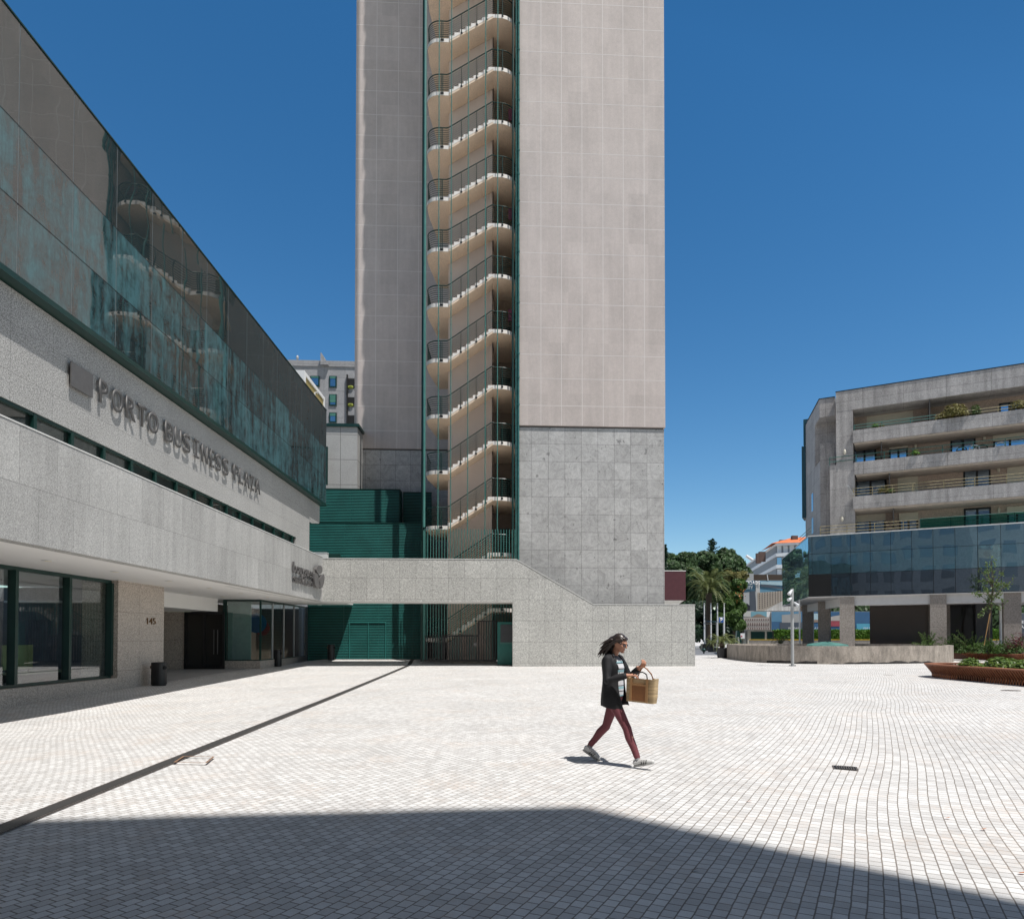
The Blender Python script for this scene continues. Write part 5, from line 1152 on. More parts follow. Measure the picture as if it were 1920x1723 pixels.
rp = spline(ringp, 8); cxr = sum(p[0] for p in rp)/len(rp); cyr = sum(p[1] for p in rp)/len(rp)
def conc():
    q = N('weathered_concrete'); p = q.pos()
    f = q.rng(q.noise(q.scalev(p, (1.5, 1.5, .5)), 1.6, 7, .7), .35, .62, .55, 1.1); f = q.math('MULTIPLY', f, q.rng(q.noise(p, 14, 3, .7), .35, .65, .82, 1.12))
    q.l(q.val((.36, .315, .27), f), q.b.inputs['Base Color']); q.b.inputs['Roughness'].default_value = .9; q.bump(f, .4, .02); return q.m
M['conc'] = conc()
t = thing('fountain_basin', 'large curved weathered concrete basin wall with a chipped base', 'fountain', CP(cxr, cyr, 0))
q = MB(); n_ = len(rp); rows_ = []
for (x, z) in rp:
    d = Vector((x-cxr, z-cyr)).normalized(); xi, zi = x-d.x*.35, z-d.y*.35
    h = 1.08
    rows_.append([q.v(CP(x, z, -.2)), q.v(CP(x, z, h)), q.v(CP(xi, zi, h)), q.v(CP(xi, zi, -.2))])
for i in range(n_):
    A, B_ = rows_[i], rows_[(i+1) % n_]
    for k in range(3): q.face([A[k], B_[k], B_[k+1], A[k+1]])
part(q, 'basin_wall', M['conc'], t)
rnd = random.Random(5); M['chip'] = plain('broken_dark_base', (.035, .033, .032), .95, var=.4, sc=4)
i0 = 18
for (ia, ib, sg_) in ((17, 27, 1), (29, 31, 2), (31, 45, 3)):
    q = MB(); top = []
    for i in range(ia, ib+1):
        x, z = rp[i]; d = Vector((x-cxr, z-cyr)).normalized(); hh = .02 if i in (ia, ib) and sg_ != 1 else .06+.13*rnd.random(); 
        top.append((CP(x+d.x*.012, z+d.y*.012, -.05), CP(x+d.x*.012, z+d.y*.012, hh)))
    for a, b in zip(top, top[1:]): q.quad(a[0], b[0], b[1], a[1])
    part(q, 'chipped_base', M['chip'], t)
t = thing('green_cover', 'green fabric cover peeking over the rim inside the fountain basin', 'cover', GP(1555, 50, .2)); q = MB()
c = PT(1552, 1203.5, 50); m_r = [[q.v(c+Vector((math.cos(a*math.pi/6)*r*1.9, math.sin(a*math.pi/6)*r, -h+.05*math.sin(a*2.3)))) for a in range(12)] for r, h in ((.05, 0), (.4, .07), (.8, .19), (1.0, .7))]
for A, B_ in zip(m_r, m_r[1:]):
    for k in range(12): q.face([A[k], A[(k+1) % 12], B_[(k+1) % 12], B_[k]])
part(q, 'fabric', plain('sea_green_fabric', (.06, .17, .15), .6, var=.3, sc=3), t)
# ================================================================== slatted timber bench planters
M['timber'] = wood('timber_slats', (.17, .055, .025), (.36, .145, .07)); M['timberd'] = wood('timber_dark', (.05, .018, .01), (.12, .045, .025)); M['soil'] = plain('soil', (.035, .026, .02), .95, bump=.5)
def planter(label, P_, h=.5, fl=.26, step=.125, nearonly=None):
    pts = spline(P_, 40); cx = sum(p[0] for p in pts)/len(pts); cz = sum(p[1] for p in pts)/len(pts)
    t = thing('bench_planter', label, 'planter', CP(cx, cz, 0), 'curved slatted timber bench planters')
    V_ = [Vector(p) for p in pts]; dist = [0]
    for a, b in zip(V_, V_[1:]+[V_[0]]): dist.append(dist[-1]+(b-a).length)
    def at(s_):
        s_ %= dist[-1]
        lo = max(i for i in range(len(dist)) if dist[i] <= s_) if 0 else None
        import bisect; i = min(bisect.bisect_right(dist, s_)-1, len(V_)-1); a, b = V_[i], V_[(i+1) % len(V_)]; f = (s_-dist[i])/max(1e-9, dist[i+1]-dist[i])
        p = a.lerp(b, f); tg = (b-a).normalized(); return p, tg
    area = sum(a.x*b.y-b.x*a.y for a, b in zip(V_, V_[1:]+[V_[0]])); sgn = 1 if area > 0 else -1
    q = MB(); s_ = 0; L = dist[-1]
    while s_ < L-step*.5:
        p, tg = at(s_); o = Vector((tg.y, -tg.x))*sgn; wdt = .021
        def K_(off, z, side): pp = p+o*off+tg*side; return CP(pp.x, pp.y, z)
        prof = [(-.02, h-.005), (-fl, .17), (-fl-.02, .0), (-fl-.16, .0), (-fl-.14, .17), (-.17, h-.005)]
        A = [q.v(K_(o_, z_, -wdt)) for o_, z_ in prof]; B_ = [q.v(K_(o_, z_, wdt)) for o_, z_ in prof]
        q.face(A[::-1]); q.face(B_)
        for k in range(6): q.face([A[k], A[(k+1) % 6], B_[(k+1) % 6], B_[k]])
        s_ += step
    part(q, 'slats', M['timber'], t)
    def ringm(o0, o1, z0, z1, name, mat):
        q = MB(); R_ = []
        m_n = 120
        for i in range(m_n):
            p, tg = at(L*i/m_n); o = Vector((tg.y, -tg.x))*sgn; a, b = p+o*o0, p+o*o1; R_.append([q.v(CP(a.x, a.y, z0)), q.v(CP(a.x, a.y, z1)), q.v(CP(b.x, b.y, z1)), q.v(CP(b.x, b.y, z0))])
        for i in range(m_n):
            A, B_ = R_[i], R_[(i+1) % m_n]
            for k in range(4): q.face([A[k], B_[k], B_[(k+1) % 4], A[(k+1) % 4]])
        part(q, name, mat, t)
    ringm(0.0, -.42, h, h+.045, 'seat_rim', M['timber']); ringm(-fl-.17, -fl-.20, .0, h-.03, 'inner_wall', M['timberd'])
    q = MB(); vs = []
    for i in range(60): p, tg = at(L*i/60); o = Vector((tg.y, -tg.x))*sgn; a = p+o*-.43; vs.append(q.v(CP(a.x, a.y, h-.03)))
    q.face(vs); part(q, 'soil', M['soil'], t)
    return t
planter('nearest curved timber slat bench planter, at the right edge, holding low glossy shrubs', [(15.45, 27.0), (15.55, 25.2), (15.7, 23.0), (16.0, 20.8), (17.2, 19.3), (19.5, 19.4), (21.2, 21.5), (21.3, 25), (19.8, 27.6), (17.4, 28.8), (15.9, 28.3)])
planter('farther curved timber slat planter beneath the young tree, right of the fountain basin', [gx_(1768, 52.0), gx_(1800, 50.2), gx_(1850, 48.2), gx_(1881, 45.8), gx_(1905, 43.6), (31.6, 42.4), (35, 42.2), (38.5, 43.2), (37.5, 46), (34.8, 47.6), (32.6, 49.2), (30.8, 51), (29.8, 52.8)], step=.12)
# shrubs in the planters
def shrub(name, label, c, r, n, s, mat, group=None, cat='shrub', ht=.8, stems=9):
    t = thing(name, label, cat, c, group); q = MB(); c = Vector(c); rnd = random.Random(n)
    for _ in range(n):
        d = rndu(); d.z = abs(d.z); k = rnd.random()**.4; p = c+Vector((d.x*r*k, d.y*r*k, d.z*r*ht*k*1.2+.05)); leafq(q, p, (d+Vector((0, 0, .6))+rndu()*.6).normalized(), s*rnd.uniform(.7, 1.3), .42)
    part(q, 'leaves', mat, t, fix=False); q = MB()
    for i in range(stems): d = rndu(); d.z = abs(d.z)+.4; d.normalize(); q.tube([c, c+d*r*.8*ht], [.02, .008], 5)
    part(q, 'stems', M['bark'], t)
sh_ = 'glossy shrubs in the near planter'
shrub('rhododendron', 'leftmost rounded glossy shrub in the near timber planter', PT(1820, 1255, 25.4)*1.0, .42, 620, .075, M['leafrhod'], sh_)
shrub('rhododendron', 'broad middle glossy shrub in the near timber planter', PT(1872, 1257, 24.6), .50, 900, .075, M['leafrhod'], sh_)
shrub('rhododendron', 'second glossy shrub of the middle clump, set slightly behind', PT(1893, 1254, 25.2), .38, 560, .075, M['leafrhod'], sh_)
shrub('rhododendron', 'rightmost glossy shrub in the near planter, cut by the picture edge', PT(1919, 1260, 23.6), .42, 620, .075, M['leafrhod'], sh_)
shrub('ground_plant', 'low bright green leaves between the two glossy shrubs', PT(1848, 1259, 24.8), .35, 350, .06, M['leafbright'], None, 'plant', .5)
def fern(label, px, py, zc, r, n, group=None):
    c = PT(px, py, zc); t = thing('feathery_shrub', label, 'shrub', c, group); q = MB(); rnd = random.Random(int(px)); st = MB()
    for i in range(n):
        a = rnd.random()*6.28; e = rnd.uniform(.35, 1.3); d = Vector((math.cos(a)*math.cos(e), math.sin(a)*math.cos(e), math.sin(e))); L = r*rnd.uniform(.7, 1.2)
        pts = [c+d*L*k/10+Vector((0, 0, -.18*L*(k/10)**2)) for k in range(11)]; st.tube(pts[::2], .008, 4)
        for p in pts[2:]:
            for _ in range(6): leafq(q, p+rndu()*.06, rndu(), .055, .4)
    part(q, 'leaves', M['leafmid'], t, fix=False); part(st, 'stems', M['bark'], t)
fg = 'feathery green shrubs in the far planter'
for lab, px, py, zc, r, n in (('feathery shrub standing left of the second column, over the basin rim', 1741, 1214, 50.5, 1.35, 26), ('feathery shrub at the left end of the far planter', 1788, 1218, 48.5, 1.35, 26), ('tall feathery shrub beside the young tree', 1822, 1219, 47.5, 1.6, 34), ('feathery shrub just right of the young tree trunk', 1862, 1220, 46.5, 1.0, 22), ('feathery shrub near the right edge above the red plant', 1905, 1222, 46.0, 1.5, 26)): fern(lab, px, py, zc, r, n, fg)
lp = 'low leafy plants in the far planter'
for lab, px, zc, r in (('low leafy plant at the far planter end, right of the basin', 1800, 48.0, .8), ('low leafy plant in front of the tall feathery shrub', 1835, 47.2, .9), ('low leafy plant right of the young tree trunk', 1872, 46.6, .7), ('low dark leafy clump beside the red plant', 1887, 45.4, .9), ('low leafy clump at the right edge of the far planter', 1908, 44.6, .8)):
    shrub('leafy_plant', lab, GP(px, zc, .48), r, 700, .07, M['leafmid'], lp, 'plant', .7)
shrub('red_shrub', 'dark red leaved shrub near the right edge of the far planter', GP(1911, 44.8, .5), 1.0, 700, .085, M['leafred'], None, 'shrub', 1.2)
# young tree
t = thing('young_tree', 'slender young tree with sparse open crown standing in the far planter', 'tree', GP(1853, 47, .45)); rnd = random.Random(11); q = MB(); lf = MB()
b0, b1, b2 = GP(1853, 47, .45), PT(1855, 1165, 47), PT(1860, 1120, 47)
q.tube([b0, b1, b2, PT(1862, 1085, 47), PT(1858, 1045, 47)], [.085, .07, .055, .035, .01], 8)
tips = [(1832, 1062), (1846, 1072), (1903, 1082), (1896, 1094), (1824, 1110), (1828, 1115), (1886, 1130), (1843, 1150), (1880, 1142), (1890, 1100), (1858, 1040), (1848, 1055), (1866, 1050), (1838, 1090), (1875, 1112), (1850, 1128), (1835, 1158), (1872, 1095), (1845, 1098), (1881, 1072)]
for i, (px, py) in enumerate(tips):
    e = PT(px, py, 47+rnd.uniform(-1, 1)); f = rnd.uniform(.1, .9) if py < 1110 else rnd.uniform(0, .35)
    s_ = PT(1860-2*f, 1135-65*f, 47); md = s_.lerp(e, .5)+Vector((0, 0, .12)); q.tube([s_, md, e], [.025, .015, .005], 5)
    nl = 15 if i in (0, 2, 10) else 48
    for k in range(nl):
        p = (s_.lerp(md, rnd.random()) if rnd.random() < .35 else md.lerp(e, rnd.random()**.8))+rndu()*rnd.uniform(.02, .24); leafq(lf, p, (rndu()+Vector((0, 0, .8))).normalized(), rnd.uniform(.05, .095), .7)
part(q, 'trunk', M['bark'], t); part(lf, 'crown', foliage('young_tree_leaves', (.06, .11, .03), (.17, .24, .07), 3), t, fix=False)
q = MB(); q.tube([PT(1845, 1210, 46.8), PT(1856, 1150, 46.9)], .03, 6); part(q, 'support_stake', plain('stake_wood', (.35, .2, .08), .8), t)
# ================================================================== spotlight pole
bp = onZ(1486, 1248.6); t = thing('lamp_pole', 'tall grey pole with three white spotlights in front of the fountain basin', 'lamp post', bp); zc = bp.dot(FH); top = PT(1485.5, 1103.5, zc)
q = MB(); q.tube([bp, Vector((bp.x, bp.y, top.z))], .085, 14); q.tube([Vector((bp.x, bp.y, 0)), Vector((bp.x, bp.y, .02))], .2, 14); part(q, 'pole', M['greypaint'], t)
q = MB()
for dx_ in (-.14, .14):
    for dy_ in (-.05, .1): q.tube([bp+Vector((dx_, dy_, .02)), bp+Vector((dx_, dy_, .07))], .02, 6)
part(q, 'anchor_bolts', M['black'], t)
for (px, py, px2, py2) in ((1485, 1106, 1479.5, 1113.5), (1484, 1121, 1478.5, 1124.5), (1489, 1129, 1496.5, 1135)):
    a, b = PT(px, py, zc-.1), PT(px2, py2, zc-.25); d = (b-a).normalized(); q = MB(); q.tube([a, a+d*.1, b, b+d*.02], [.04, .065, .095, .095], 12); part(q, 'spotlight', M['farwhite'], t)
    q = MB(); q.tube([Vector((bp.x, bp.y, a.z)), a+d*.05], .02, 6); part(q, 'bracket', M['greypaint'], t)
p = GP(1499.5, 60); q = MB(); q.tube([p, Vector((p.x, p.y, PT(1499.5, 1124, 60).z))], .075, 8); t = thing('light_pole', 'thin pale pole standing behind the basin, right of the spotlight pole', 'pole', p); part(q, 'mast', M['white'], t)
p = GP(1876, 54); q = MB(); q.tube([p, Vector((p.x, p.y, PT(1876, 1136, 54).z))], .09, 8); t = thing('light_pole', 'white post under the building, right of the young tree', 'pole', p); part(q, 'mast', M['white'], t)
# ================================================================== potted palms, boxes, bollards beyond the wall
def pot(label, px, zc, w_, h, frn, L, leaf, seed, group='palms in dark planter tubs'):
    p = GP(px, zc); t = thing('potted_palm', label, 'potted plant', p, group); q = MB(); q.lathe([(w_*.40, 0), (w_*.5, h*.9), (w_*.56, h*.92), (w_*.56, h), (w_*.48, h), (w_*.46, h-.06)], p, 8); part(q, 'tub', plain('dark_grey_tub_%d' % seed, (.045, .047, .052), .6), t)
    q = MB(); c = p+Vector((0, 0, h+.05)); rnd = random.Random(seed); q.ball(c+Vector((0, 0, .15)), (.22, .22, .3), 8, 6); part(q, 'stump', M['bark'], t); q = MB()
    for i in range(frn): a = 2.4*i; frond(q, c+Vector((0, 0, .35)), Vector((math.cos(a), math.sin(a), 0)), L*rnd.uniform(.8, 1.1), .9-.5*i/frn, .5+.5*i/frn, leaf, rnd, 16, .03)
    part(q, 'fronds', M['palm'], t, fix=False)
pot('nearest potted palm in a dark faceted tub at the left end of the basin', 1354, 53.6, .95, .78, 22, 1.3, .34, 31)
pot('second potted palm, just behind the first tub', 1371, 60, .8, .5, 18, 1.3, .34, 32)
pot('farthest potted plant, near the foot of the flagpoles', 1335, 75, 1.1, .5, 16, 1.1, .3, 33)
pot('small palm beyond the basin in front of the hedge', 1463, 70, .7, .5, 16, 1.6, .35, 34)
for i, (px, zc) in enumerate(((1319.5, 68), (1313.5, 92), (1334.5, 80), (1339, 84), (1324, 95))):
    p = GP(px, zc); t = thing('ball_bollard', ['nearest dark green ball bollard beyond the end of the granite wall', 'dark green ball bollard at the far left beside the granite wall', 'small dark ball bollard in front of the far planter tub', 'dark green ball bollard right of the far planter tub', 'farthest dark ball bollard by the flagpole foot'][i], 'bollard', p, 'dark green ball bollards')
    q = MB(); q.ball(p+Vector((0, 0, .34)), .2, 14, 10); part(q, 'ball', M['green'], t, sm=True); q = MB(); q.lathe([(.10, 0), (.08, .1), (.06, .2)], p, 10); part(q, 'foot', M['black'], t)
p = GP(1326, 82); q = MB(); q.box(p.x-.7, p.x+.7, p.y-.4, p.y+.4, 0, .85); solo(q, 'planter_box', M['black'], 'low black planter box behind the ball bollards', 'planter')
t = thing('triangular_tent', 'dark green pointed triangular stall beside the billboard foot', 'tent', GP(1385, 80)); q = MB()
a, b, c = PT(1379, 1207, 80), PT(1394, 1207, 80), PT(1384.5, 1182, 80); q.prism([(a.x, 0), (b.x, 0), (c.x+.12, c.z), (c.x-.12, c.z)], a.y, a.y+.5, 'y'); part(q, 'cone', M['green'], t)
q = MB(); q.prism([(a.x+.35, 0), (a.x+.65, 0), (c.x+.05, c.z-.75), (c.x-.1, c.z-.75)], a.y-.03, a.y-.002, 'y'); part(q, 'pale_flap', M['greypaint'], t)
t = thing('notice_sign', 'small white notice with red corner right of the triangular stall', 'sign', GP(1393, 90)); a, b = PT(1388.5, 1197, 90), PT(1396.5, 1187, 90); q = MB(); q.box(a.x, b.x, a.y, a.y+.04, a.z, b.z); part(q, 'panel', M['white'], t)
q = MB(); q.prism([(a.x+.05, (a.z+b.z)/2+.1), (a.x+.3, (a.z+b.z)/2-.1), (a.x+.05, (a.z+b.z)/2-.15)], a.y-.02, a.y-.002, 'y'); part(q, 'red_mark', plain('red_mark', (.5, .03, .03), .5), t)
for x in (a.x+.1, b.x-.1): q = MB(); q.box(x-.02, x+.02, a.y+.041, a.y+.07, 0, a.z+.3); part(q, 'post', M['greypaint'], t)
# ================================================================== bins and kiosk
def bin_(label, px, py, h, d, slot=True, grp='black cylindrical litter bins'):
    p = onZ(px, py); 
    for _ in range(6): p = onZ(px, py, H(p.x, p.y))
    t = thing('litter_bin', label, 'bin', p, grp); r = d/2; q = MB(); q.lathe([(r*.92, .0), (r*.92, .04), (r, .05), (r, h-.02), (r*.94, h), (r*.90, h), (r*.88, h-.12)], p, 28); part(q, 'body', M['black'], t, sm=False)
    if slot:
        q = MB(); q.tube([p+Vector((r*.93, -r*.35, h-.2)), p+Vector((r*1.04, -r*.40, h-.2))], .07, 12); part(q, 'slot', M['dark'], t)
        q = MB(); q.ball(p+Vector((-r*1.02, -.05, h-.18)), (.03, .06, .06), 8, 6); part(q, 'lock', M['brass'], t)
bin_('nearest black cylindrical litter bin against the pillar numbered 145', 298, 1285, .86, .52)
bin_('black litter bin in front of the glass bay', 520.5, 1249.3, .93, .44)
bin_('black litter bin in the shade at the left edge of the louvre screen', 621, 1237.5, .93, .42)
bin_('black litter bin against the right jamb under the bridge', 949, 1245, 1.05, .40)
p = onZ(582, 1237.0, .0); t = thing('ash_pot', 'round grey pot with wide black rim by the end of the glass bay', 'pot', p); q = MB(); q.lathe([(.28, 0), (.27, .42), (.27, .44)], p, 24); part(q, 'pot_body', M['greypaint'], t, sm=False)
q = MB(); q.lathe([(.27, .441), (.36, .50), (.36, .60), (.30, .62), (.28, .55)], p, 24); part(q, 'rim', M['black'], t)
t = thing('green_cabinet', 'narrow green cabinet with dark grey panel beside the gate', 'cabinet', (onY(945, 1200, 39.2).x, 39.3, .05))
xa, xb = onY(932.5, 1200, 39.1).x, onY(957, 1200, 39.1).x; q = MB(); q.box(xa, xb+.3, 39.1, 39.5, .05, onY(940, 1166, 39.1).z); part(q, 'cabinet_body', plain('cabinet_green', (.02, .14, .12), .4), t)
q = MB(); q.box(xa+.18, xb+.2, 39.05, 39.09, onY(940, 1204, 39.1).z, onY(940, 1171, 39.1).z); part(q, 'grey_panel', plain('slate_panel', (.055, .06, .065), .4), t)
q = MB(); q.box(xa+.15, xb+.25, 39.04, 39.092, onY(940, 1207, 39.1).z, onY(940, 1204.2, 39.1).z); part(q, 'ledge', M['greenlt'], t)
# ================================================================== drains and covers (laid flush)
def gstrip(A, B, wd, n, off, name, mat, label, cat, t=None):
    A, B = Vector(A), Vector(B); d = (B-A).normalized(); s_ = Vector((-d.y, d.x, 0)).normalized()*wd/2; q = MB(); prev = None
    for i in range(n+1):
        p = A.lerp(B, i/n); a, b = p-s_, p+s_; a.z = H(a.x, a.y)+off; b.z = H(b.x, b.y)+off; cur = (q.v(a), q.v(b))
        if prev: q.face([prev[0], cur[0], cur[1], prev[1]])
        prev = cur
    return part(q, name, mat, t) if t else solo(q, name, mat, label, cat)
A = onZ(-30, 1568); Bp = onZ(779, 1242.5)
for _ in range(5): A = onZ(-30, 1568, H(A.x, A.y)); 
A2 = onZ(300, 1429.5); 
for _ in range(5): A2 = onZ(300, 1429.5, H(A2.x, A2.y))
t = thing('drain_channel', 'long dark slotted drain channel running across the pale paving', 'drain', (A+Bp)/2); t.location.z = 0
def channel():
    q = N('drain_grating'); p = q.pos(); d = (Bp-A).normalized(); s1 = q.n('VectorMath', operation='DOT_PRODUCT'); q.l(p, s1.inputs[0]); s1.inputs[1].default_value = d
    f = q.math('SINE', q.math('MULTIPLY', s1.outputs['Value'], 2*math.pi/.03)); sd = Vector((-d.y, d.x, 0)); s2 = q.n('VectorMath', operation='DOT_PRODUCT'); q.l(p, s2.inputs[0]); s2.inputs[1].default_value = sd
    f2 = q.math('SINE', q.math('MULTIPLY', s2.outputs['Value'], 2*math.pi/.045)); g2 = q.rng(q.math('MULTIPLY', f, f2), -.2, .4, .25, 1)
    q.l(q.val((.105, .10, .095), g2), q.b.inputs['Base Color']); q.b.inputs['Metallic'].default_value = .4; q.b.inputs['Roughness'].default_value = .5; return q.m
gstrip(A, Bp, .17, 200, .012, 'grating', channel(), None, None, t)
for s_ in (-1, 1):
    d = (Bp-A).normalized(); o = Vector((-d.y, d.x, 0))*.10*s_; gstrip(A+o, Bp+o, .03, 200, .009, 'side_rail', M['iron'], None, None, t)
t = thing('drain_grate', 'small dark rectangular drain grate in the paving right of the walking woman', 'drain', onZ(1586, 1438))
q = MB(); P4 = [onZ(1559.5, 1434, .004), onZ(1607, 1437.2, .004), onZ(1610.5, 1445, .004), onZ(1562, 1441, .004)]; q.quad(*P4); part(q, 'frame', M['iron'], t)
c = sum(P4, Vector())/4; q = MB(); q.quad(*[c+(p-c)*.84+Vector((0, 0, .004)) for p in P4]); part(q, 'grate', M['dark'], t)
q = MB()
for k in range(1, 9): a, b = P4[0].lerp(P4[1], k/9), P4[3].lerp(P4[2], k/9); a, b = c+(a-c)*.84, c+(b-c)*.84; e_ = (P4[1]-P4[0]).normalized()*.006; u = Vector((0, 0, .008)); q.quad(a-e_+u, a+e_+u, b+e_+u, b-e_+u)
part(q, 'bars', M['iron'], t)
t = thing('manhole_cover', 'square paved cover with thin rusty edge beside the drain channel', 'cover', onZ(352, 1430)); q = MB(); P4 = [onZ(x, y) for x, y in ((325, 1433), (388, 1434.5), (403, 1422), (343, 1421))]
for _ in range(6): P4 = [onZ(x, y, H(p.x, p.y)) for (x, y), p in zip(((325, 1433), (388, 1434.5), (403, 1422), (343, 1421)), P4)]
c = sum(P4, Vector())/4
for a, b in zip(P4, P4[1:]+P4[:1]): u = Vector((0, 0, .03)); q.quad(a+u, b+u, c+(b-c)*.87+u, c+(a-c)*.87+u)
part(q, 'edge_frame', plain('rusty_edge', (.22, .13, .08), .8), t)
for (px, py, w_, lab) in ((1895, 1294, 34, 'small dark drain lid in the paving at the right edge near the timber planter'), (1666, 1265, 20, 'faint oval cover set in the paving in front of the basin')):
    p = onZ(px, py, .004); r = w_/2*p.dot(FH)/FOC; q = MB(); q.bm.faces.new([q.v(p+Vector((math.cos(a/8*math.pi)*r, math.sin(a/8*math.pi)*r*.9, 0))) for a in range(16)]); o = solo(q, 'manhole_cover', M['iron'] if px > 1800 else plain('dull_lid', (.30, .27, .24), .8), lab, 'drain')
M['dryleaf'] = plain('dry_leaf', (.45, .14, .03), .7)
for i, (px, py) in enumerate(((1405, 1502), (1844, 1554), (1917, 1636), (1777, 1533), (1302, 1630), (1471, 1369))):
    p = onZ(px, py, .012); q = MB(); q.bm.faces.new([q.v(p+Vector(v)) for v in ((-.035, 0, 0), (0, -.014, .006), (.035, .004, .01), (0, .016, 0))])
    solo(q, 'fallen_leaf', M['dryleaf'] if i != 4 else M['black'], ['small orange dry leaf on the sunlit setts below the walking woman', 'small orange dry leaf on the setts toward the right edge', 'orange dry leaf at the very right edge of the paving', 'tiny brown leaf on the setts right of the drain grate', 'dark leaf lying in the big foreground shadow', 'tiny leaf on the setts between woman and grate'][i], 'leaf')
# ================================================================== things on the balconies
def bplant(name, label, px, py, w_, r, n, s, mat, cat='plant', ht=.8): shrub(name, label, TU(*(lambda uz: (uz[0], w_, uz[1]))(UZ(px, py, w_))), r, n, s, mat, None, cat, ht)
bplant('balcony_bush', 'big yellow-green bush spilling over the top balcony parapet', 1790, 784, .7, 1.05, 1400, .10, M['leafolive'], 'bush', .85)
bplant('balcony_bush', 'smaller olive bush left beside the big one on the top balcony', 1768, 787, .7, .6, 500, .09, M['leafolive'], 'bush', .7)
bplant('balcony_shrub', 'upright bright green shrub right of the big bush on the top balcony', 1829, 779, .7, .42, 500, .08, M['leafmid'], 'bush', 1.6)
bplant('balcony_bush', 'brownish bush on the top balcony at the right edge', 1910, 768, .7, .7, 600, .09, M['leafolive'], 'bush', .8)
bplant('pot_plant', 'small bright plant on the left end of the top balcony parapet', 1641, 802, .6, .30, 220, .06, M['leafbright'])
bplant('pot_plant', 'small pale flowering plant on the top balcony parapet', 1653, 801, .6, .22, 120, .06, M['leafolive'])
bplant('pot_plant', 'green pot plant hanging on the second balcony rail', 1716, 853, .55, .36, 260, .07, M['leafbright'])
bplant('pot_plant', 'orange and green flowers on the third balcony', 1657, 924, .7, .5, 420, .07, M['leafolive'])
bplant('pot_plant', 'dark leafy plant beside the orange flowers on the third balcony', 1670, 925, .75, .4, 300, .07, M['leafmid'])
for px, py, mt, lab in ((1803, 846, 'green', 'dark green plastic chair back showing above the second balcony parapet'), (1842, 842, 'green', 'second green plastic chair back, between two white ones on the second balcony'), (1827, 843, 'white', 'white plastic chair back on the second balcony beside the wide window'), (1876, 838, 'white', 'white round chair back at the right on the second balcony')):
    u, z = UZ(px, py, .9); t = thing('plastic_chair', lab, 'chair', TU(u, .9, zB0+.1), 'plastic chairs on the balcony'); q = MB(TU)
    pts = [(u+.34*math.cos(math.pi*k/8), .9, z+.02+.32*math.sin(math.pi*k/8)) for k in range(9)]; q.tube([(u+.34, .9, zB0+.6)]+pts+[(u-.34, .9, zB0+.6)], .04, 6); q.box(u-.3, u+.3, .89, .92, zB0+.6, z+.1); part(q, 'backrest', M[mt], t)
    q = MB(TU); q.box(u-.3, u+.3, .93, 1.4, zB0+.5, zB0+.55); part(q, 'seat', M[mt], t)
    for dx_ in (-.27, .27):
        for w2 in (.95, 1.35): q = MB(TU); q.box(u+dx_-.02, u+dx_+.02, w2-.02, w2+.02, zB0+.1, zB0+.499); part(q, 'leg', M[mt], t)
# ================================================================== walking woman
HD = R(35); PF = RT*math.cos(HD)-FH*math.sin(HD); PL = RT*math.sin(HD)+FH*math.cos(HD)
PO = CP((1150-X0)/FOC*8.66, 8.66, 0)
def PW(p): return PO+PF*p[0]+PL*p[1]+Vector((0, 0, p[2]))
woman = thing('person', 'woman in black blazer and dark red trousers striding right, looking down at a straw bag', 'person', PO)
def PMB(): return MB(lambda x, y, z: PW((x, y, z)))
def caps(q, pts, rs, n=12):
    """tapered limb: tube with ball joints"""
    pts = [Vector(p) for p in pts]; T = q.T; q.T = None
    W_ = [PW(p) for p in pts]; q.tube(W_, rs, n)
    for p, r in zip(W_, rs): q.ball(p, r, n, 8)
    q.T = T
def ell(q, c, r, rot=None):
    T = q.T; q.T = None; B3 = Matrix((PF, PL, Vector((0, 0, 1)))).transposed(); q.ball(PW(c), r, 16, 12, B3 @ (rot or Matrix.Identity(3))); q.T = T
def loft(q, rings, n=28, a0=0, a1=360, cap=True):
    R_ = []; full = (a1-a0) >= 360
    for (z, cx, cy, rx, ry) in rings:
        m_n = n if full else n+1
        R_.append([q.v((cx+rx*math.cos(R(a0+(a1-a0)*k/n)), cy+ry*math.sin(R(a0+(a1-a0)*k/n)), z)) for k in range(m_n)])
    for A, B_ in zip(R_, R_[1:]):
        m_n = len(A)
        for k in range(m_n if full else m_n-1): q.face([A[k], A[(k+1) % m_n], B_[(k+1) % m_n], B_[k]])
    if full and cap: q.face(R_[0][::-1]); q.face(R_[-1])
def fused(q, vox, sm=2, name='m'):
    """melt overlapping shapes into one continuous skin"""
    bmesh.ops.recalc_face_normals(q.bm, faces=q.bm.faces); me = bpy.data.meshes.new(name); q.bm.to_mesh(me); q.bm.free()
    o = bpy.data.objects.new(name, me); C.objects.link(o)
    r = o.modifiers.new('r', 'REMESH'); r.mode = 'VOXEL'; r.voxel_size = vox; r.use_smooth_shade = True
    if sm: s_ = o.modifiers.new('s', 'SMOOTH'); s_.iterations = sm; s_.factor = .5
    dg = bpy.context.evaluated_depsgraph_get(); dg.update(); out = bpy.data.meshes.new_from_object(o.evaluated_get(dg)); bpy.data.objects.remove(o); return out
HT = Matrix.Rotation(R(23), 3, 'Y')                    # head tipped forward
NK = Vector((.035, 0, 1.45))
def HP(p): return NK+HT @ (Vector(p)-NK)
q = PMB()
caps(q, [(-.01, 0, 1.33), (.02, 0, 1.40), HP((.045, 0, 1.47))], [.055, .047, .046])
ell(q, HP((.055, 0, 1.555)), (.093, .072, .098), HT); ell(q, HP((.090, 0, 1.500)), (.058, .052, .062), HT)
